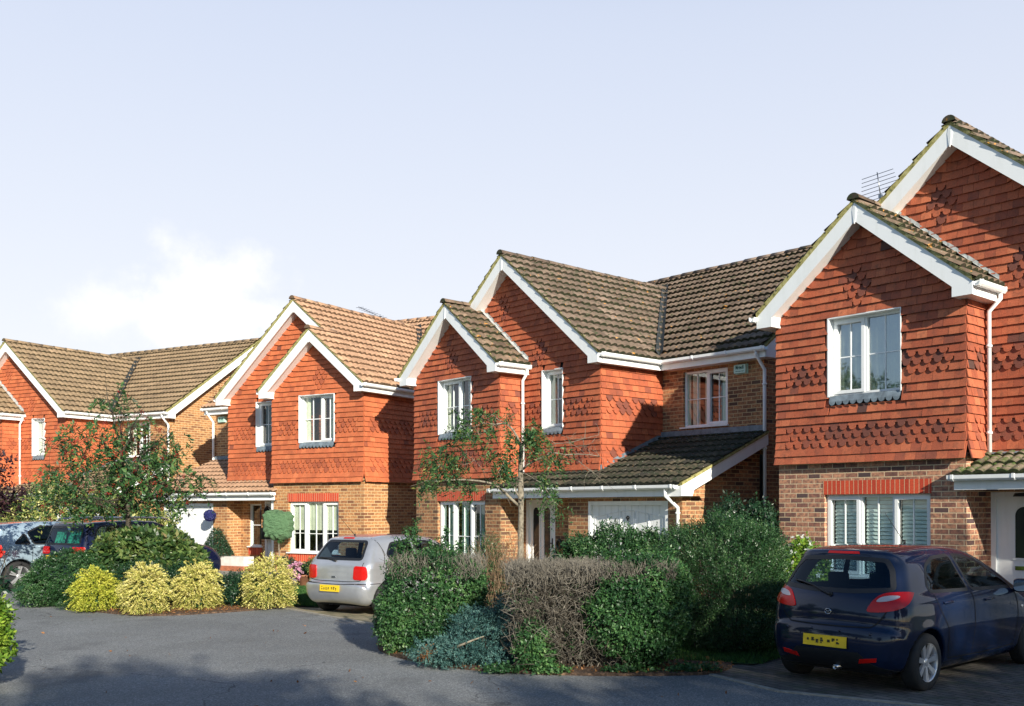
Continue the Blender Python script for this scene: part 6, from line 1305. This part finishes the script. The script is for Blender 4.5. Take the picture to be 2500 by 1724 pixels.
pot('potted_plant', 'green pot with a variegated plant just left of the silver hatchback', -5.95, 22.15, .18, .34, 'pot_green', 0, 'leaf_variegated', 420, .36, 93, .30)
pot('potted_plant', 'small pot with a dark leafy plant near the brick wall', -6.9, 23.0, .15, .34, 'pot_green', 0, 'leaf_dark', 240, .34, 94, .24)
# ------------------------------------------------------------ ground
def sheet(name, poly, z, mat, kind='structure', thick=0):
    mb = MB()
    if thick: mb.prism([(x, y, z - thick) for x, y in poly], (0, 0, thick))
    else: mb.face([(x, y, z) for x, y in poly])
    o = mb.build(name, mat)
    if kind: o['kind'] = kind
    return o
def spoly(pts, it=2):
    for _ in range(it):
        q = []
        for i in range(len(pts)): a, b = pts[i], pts[(i + 1) % len(pts)]; q += [(a[0] * .75 + b[0] * .25, a[1] * .75 + b[1] * .25), (a[0] * .25 + b[0] * .75, a[1] * .25 + b[1] * .75)]
        pts = q
    return pts
sheet('ground', [(-900, -600), (900, -600), (900, 1500), (-900, 1500)], 0, 'far_ground')
sheet('road', [(-30, -6), (30, -16), (30, 3), (9, 5.6), (4.6, 8.05), (2.99, 8.97), (1.87, 9.65), (1.36, 10.62), (1, 11.6), (-1.6, 12.6), (-2.1, 14.4), (-2.45, 14.5), (-3.13, 15.11), (-5.74, 18.15), (-7.5, 19.2), (-7.6, 24), (-11, 33), (-30, 36)], .006, 'asphalt')
sheet('driveway', [(1.30, 10.66), (1.87, 9.65), (2.99, 8.97), (4.6, 8.05), (9, 5.6), (13, 10), (9.5, 13.5), (5.9, 15.8), (1.9, 11.6)], .012, 'paving_a')
sheet('driveway', [(-5.74, 18.15), (-3.13, 15.11), (-2.45, 14.5), (-1.7, 15.2), (1.2, 19.6), (-3.2, 24.6), (-4.75, 17.75)], .012, 'paving_c')
sheet('driveway', [(-7.7, 19.2), (-9.2, 21), (-14, 30), (-16, 38), (-9, 36), (-7.5, 27), (-6.9, 24)], .010, 'paving_c')
def kerb(pts, w=.055, h=.022):
    for i in range(len(pts) - 1):
        a, b = Vector((*pts[i], 0)), Vector((*pts[i + 1], 0)); d = (b - a).normalized(); n = Vector((-d.y, d.x, 0)) * w / 2; mb = MB(); mb.prism([a - n, b - n, b + n, a + n], (0, 0, h)); o = mb.build('kerb', 'kerb_concrete'); o['kind'] = 'structure'
kerb([(1.34, 10.60), (1.87, 9.65), (2.99, 8.97), (4.6, 8.05), (9, 5.6)]); kerb([(-5.74, 18.15), (-3.13, 15.11), (-2.45, 14.45)])
bedB = [(-2.75, 13.3), (-2.62, 12.5), (-2.30, 11.95), (-2.0, 11.55), (-1.5, 11.1), (-1.0, 10.80), (-.12, 10.56), (.92, 10.56), (1.42, 10.62), (1.75, 11.3), (1.2, 12.0), (-.5, 12.4), (-1.7, 14.2)]
sheet('soil_bed', spoly(bedB), .035, 'soil', thick=.05)
bedC = [(-10.3, 19.3), (-9.9, 18.6), (-8.9, 17.5), (-7.6, 16.55), (-7.0, 16.45), (-6.1, 17.0), (-5.35, 17.85), (-5.3, 18.2), (-6.2, 18.6), (-7.6, 19.5), (-9.2, 20.2)]
sheet('soil_bed', spoly(bedC), .035, 'soil', thick=.05)
sheet('lawn', [(-2.0, 13.4), (-.6, 12.2), (1.3, 11.4), (1.9, 11.2), (3.3, 13.2), (4.3, 14.9), (1.2, 19.4), (-1.7, 15.1)], .03, 'lawn')
sheet('lawn', [(-5.95, 18.45), (-5.3, 18.05), (-4.75, 17.78), (-3.2, 20.4), (-3.4, 23.4), (-5.2, 22.0), (-7.4, 22.4), (-7.6, 19.6)], .03, 'lawn')
sheet('garden_path', [(-7.6, 22.3), (-5.2, 21.9), (-3.3, 23.4), (-3.2, 24.7), (-6, 26.5), (-9, 28.2), (-12, 30), (-12, 29), (-7.6, 24)], .022, 'kerb_concrete')
def blades(poly, n, seed, z, h=.05, name='grass'):
    rg = np.random.default_rng(seed); P = np.array(poly); mn, mx = P.min(0), P.max(0); q = rg.uniform(mn, mx, (n, 2)); q = q[poly_sdf(P, q[:, 0], q[:, 1]) < -.02]; m = len(q)
    b = np.c_[q, np.full(m, z)]; a = rg.uniform(0, 2 * PI, m); w = np.c_[np.cos(a), np.sin(a), np.zeros(m)] * .006; t = b + np.c_[rg.normal(0, .018, (m, 2)), rg.uniform(.5, 1.2, m) * h]; V = np.stack([b - w, b + w, t], 1).reshape(-1, 3); F = np.arange(len(V)).reshape(-1, 3)
    o = np_mesh(name, V, F, 'grass_blade', None, rg.random(m)); tag(o, 'short mown grass', 'grass', kind='stuff')
blades([(1.2, 11.4), (2.0, 11.2), (3.4, 13.2), (3.6, 14.4), (1.5, 14.2), (.6, 12.0)], 60000, 1, .03)
blades([(-5.95, 18.45), (-5.3, 18.05), (-4.75, 17.78), (-3.2, 20.4), (-5.2, 22.0), (-7.4, 22.4), (-7.6, 19.6)], 110000, 2, .03)
# bark chips and dead leaves on the beds, a few leaves on the road
def litter(name, poly, n, seed, z, mat, size, label, cat):
    rg = np.random.default_rng(seed); P = np.array(poly); mn, mx = P.min(0), P.max(0); q = rg.uniform(mn, mx, (n, 2)); q = q[poly_sdf(P, q[:, 0], q[:, 1]) < -.0]; m = len(q); C = np.c_[q, np.full(m, z) + rg.random(m) * .012]
    V, F, R = sprig_mesh(C, np.c_[rg.normal(0, 1, (m, 2)), rg.normal(0, .15, m)], 1, .01, size, .5, rg); V[:, 2] = np.maximum(V[:, 2], z + .002); o = np_mesh(name, V, F, mat, None, R); tag(o, label, cat, kind='stuff')
litter('bark_chips', spoly(bedC), 9000, 3, .036, 'leaf_brown', .035, 'brown bark chips and dead leaves on the far bed', 'bark chips')
litter('dead_leaves', spoly(bedB), 5000, 4, .036, 'leaf_brown', .035, 'dead leaves on the soil of the near bed', 'dead leaves')
litter('fallen_leaves', [(-7, 8), (3, 8.6), (1.5, 10.2), (-2.5, 11.3), (-3, 14.8), (-6.5, 17), (-9, 17)], 150, 5, .007, 'leaf_brown', .045, 'small fallen leaves scattered on the road', 'fallen leaves')
foliage('ground_cover', 'leaf_privet', None, [(-.9, 10.72, .03, .25, .10, .07), (-.35, 10.62, .03, .3, .08, .07), (1.15, 10.72, .03, .35, .1, .08), (.45, 10.66, .03, .3, .08, .07)], 420, m=6, ls=.07, size=.035, asp=.6, seed=96, depth=.4, zmin=.036)
tag(bpy.data.objects['ground_cover'], 'low weeds along the front edge of the near bed', 'ground cover', kind='stuff')
# trees across the road, behind the photographer, whose shade falls on the near bed
def yard_tree(x, y, h, r, seed, label, n=1500, low=.25, dens=1.):
    t = empty('shade_tree', (x, y, 0), 0, label, 'tree', 'trees across the road'); rg = np.random.default_rng(seed); mb = MB(); mb.tube([(0, 0, 0), (.1, 0, h * .3), (-.05, .1, h * .6), (0, 0, h * .9)], [.22, .17, .10, .03], 10); mb.build('trunk', 'bark_dark', t); mb = MB(); bl = []
    for k in range(9):
        a = k * 2.4 + rg.random(); z0 = h * rg.uniform(.25, .7); L_ = r * rg.uniform(.55, .9); e = (L_ * math.cos(a), L_ * math.sin(a), z0 + L_ * .5); mb.tube([(0, 0, z0), (e[0] * .5, e[1] * .5, z0 + L_ * .35), e], [.07, .045, .02], 6); bl.append((e[0], e[1], min(e[2], h * .85), r * .42, r * .42, r * .36))
    bl.append((0, 0, h * .82, r * .5, r * .5, h * .18)); bl.append((0, 0, h * (low + .3), r * .7, r * .7, h * .3)); mb.build('limbs', 'bark_dark', t); foliage('crown', 'leaf_shrub', t, bl, int(n * dens), m=8, ls=.55, size=.20, asp=.55, seed=seed, depth=.35, lump=.25)
for i, (x, y, h, r, d) in enumerate(((11.0, -8.5, 9.6, 2.9, 1.8), (14.2, -7.8, 10.2, 2.9, 2.), (17.6, -8.0, 11.7, 2.7, 1.1), (21.5, -9.0, 11.4, 2.8, 1.), (26, -9, 12, 3.2, 1.), (4.1, -8.2, 8.6, 2.2, 1.6), (.2, -10, 8.6, 2.6, 1.3))):
    yard_tree(x, y, h, r, 200 + i, ['broad tree across the road behind the photographer', 'second tree across the road', 'tall tree across the road, third in the line', 'tall tree across the road, fourth in the line', 'tallest tree at the right end of the line', 'small tree across the road to the left', 'low tree at the left end of the line'][i], dens=d)
for i, (x, y, h, r) in enumerate(((-22, 4, 6.5, 3.0), (-27, 10, 8.5, 3.6), (-25, -3, 7.5, 3.2), (-31, 2, 9.0, 3.8), (-20, -9, 7.0, 3.0), (-34, 12, 8, 3.5))):
    yard_tree(x, y, h, r, 240 + i, ['round tree beyond the left side of the road', 'large tree beyond the left side of the road, northern end', 'tree beyond the left side of the road, middle one', 'tallest tree beyond the left side of the road', 'tree beyond the left side of the road, southern end', 'tree at the far western end of the road'][i], dens=.9)
sheet('soil_bed', spoly([(-7.2, 9.5), (-6.05, 9.6), (-6.1, 10.6), (-7.2, 11.0)]), .03, 'soil', thick=.05)
sheet('soil_bed', spoly([(-12.9, 18.6), (-11.9, 18.6), (-11.8, 19.7), (-12.9, 19.8)]), .03, 'soil', thick=.05)
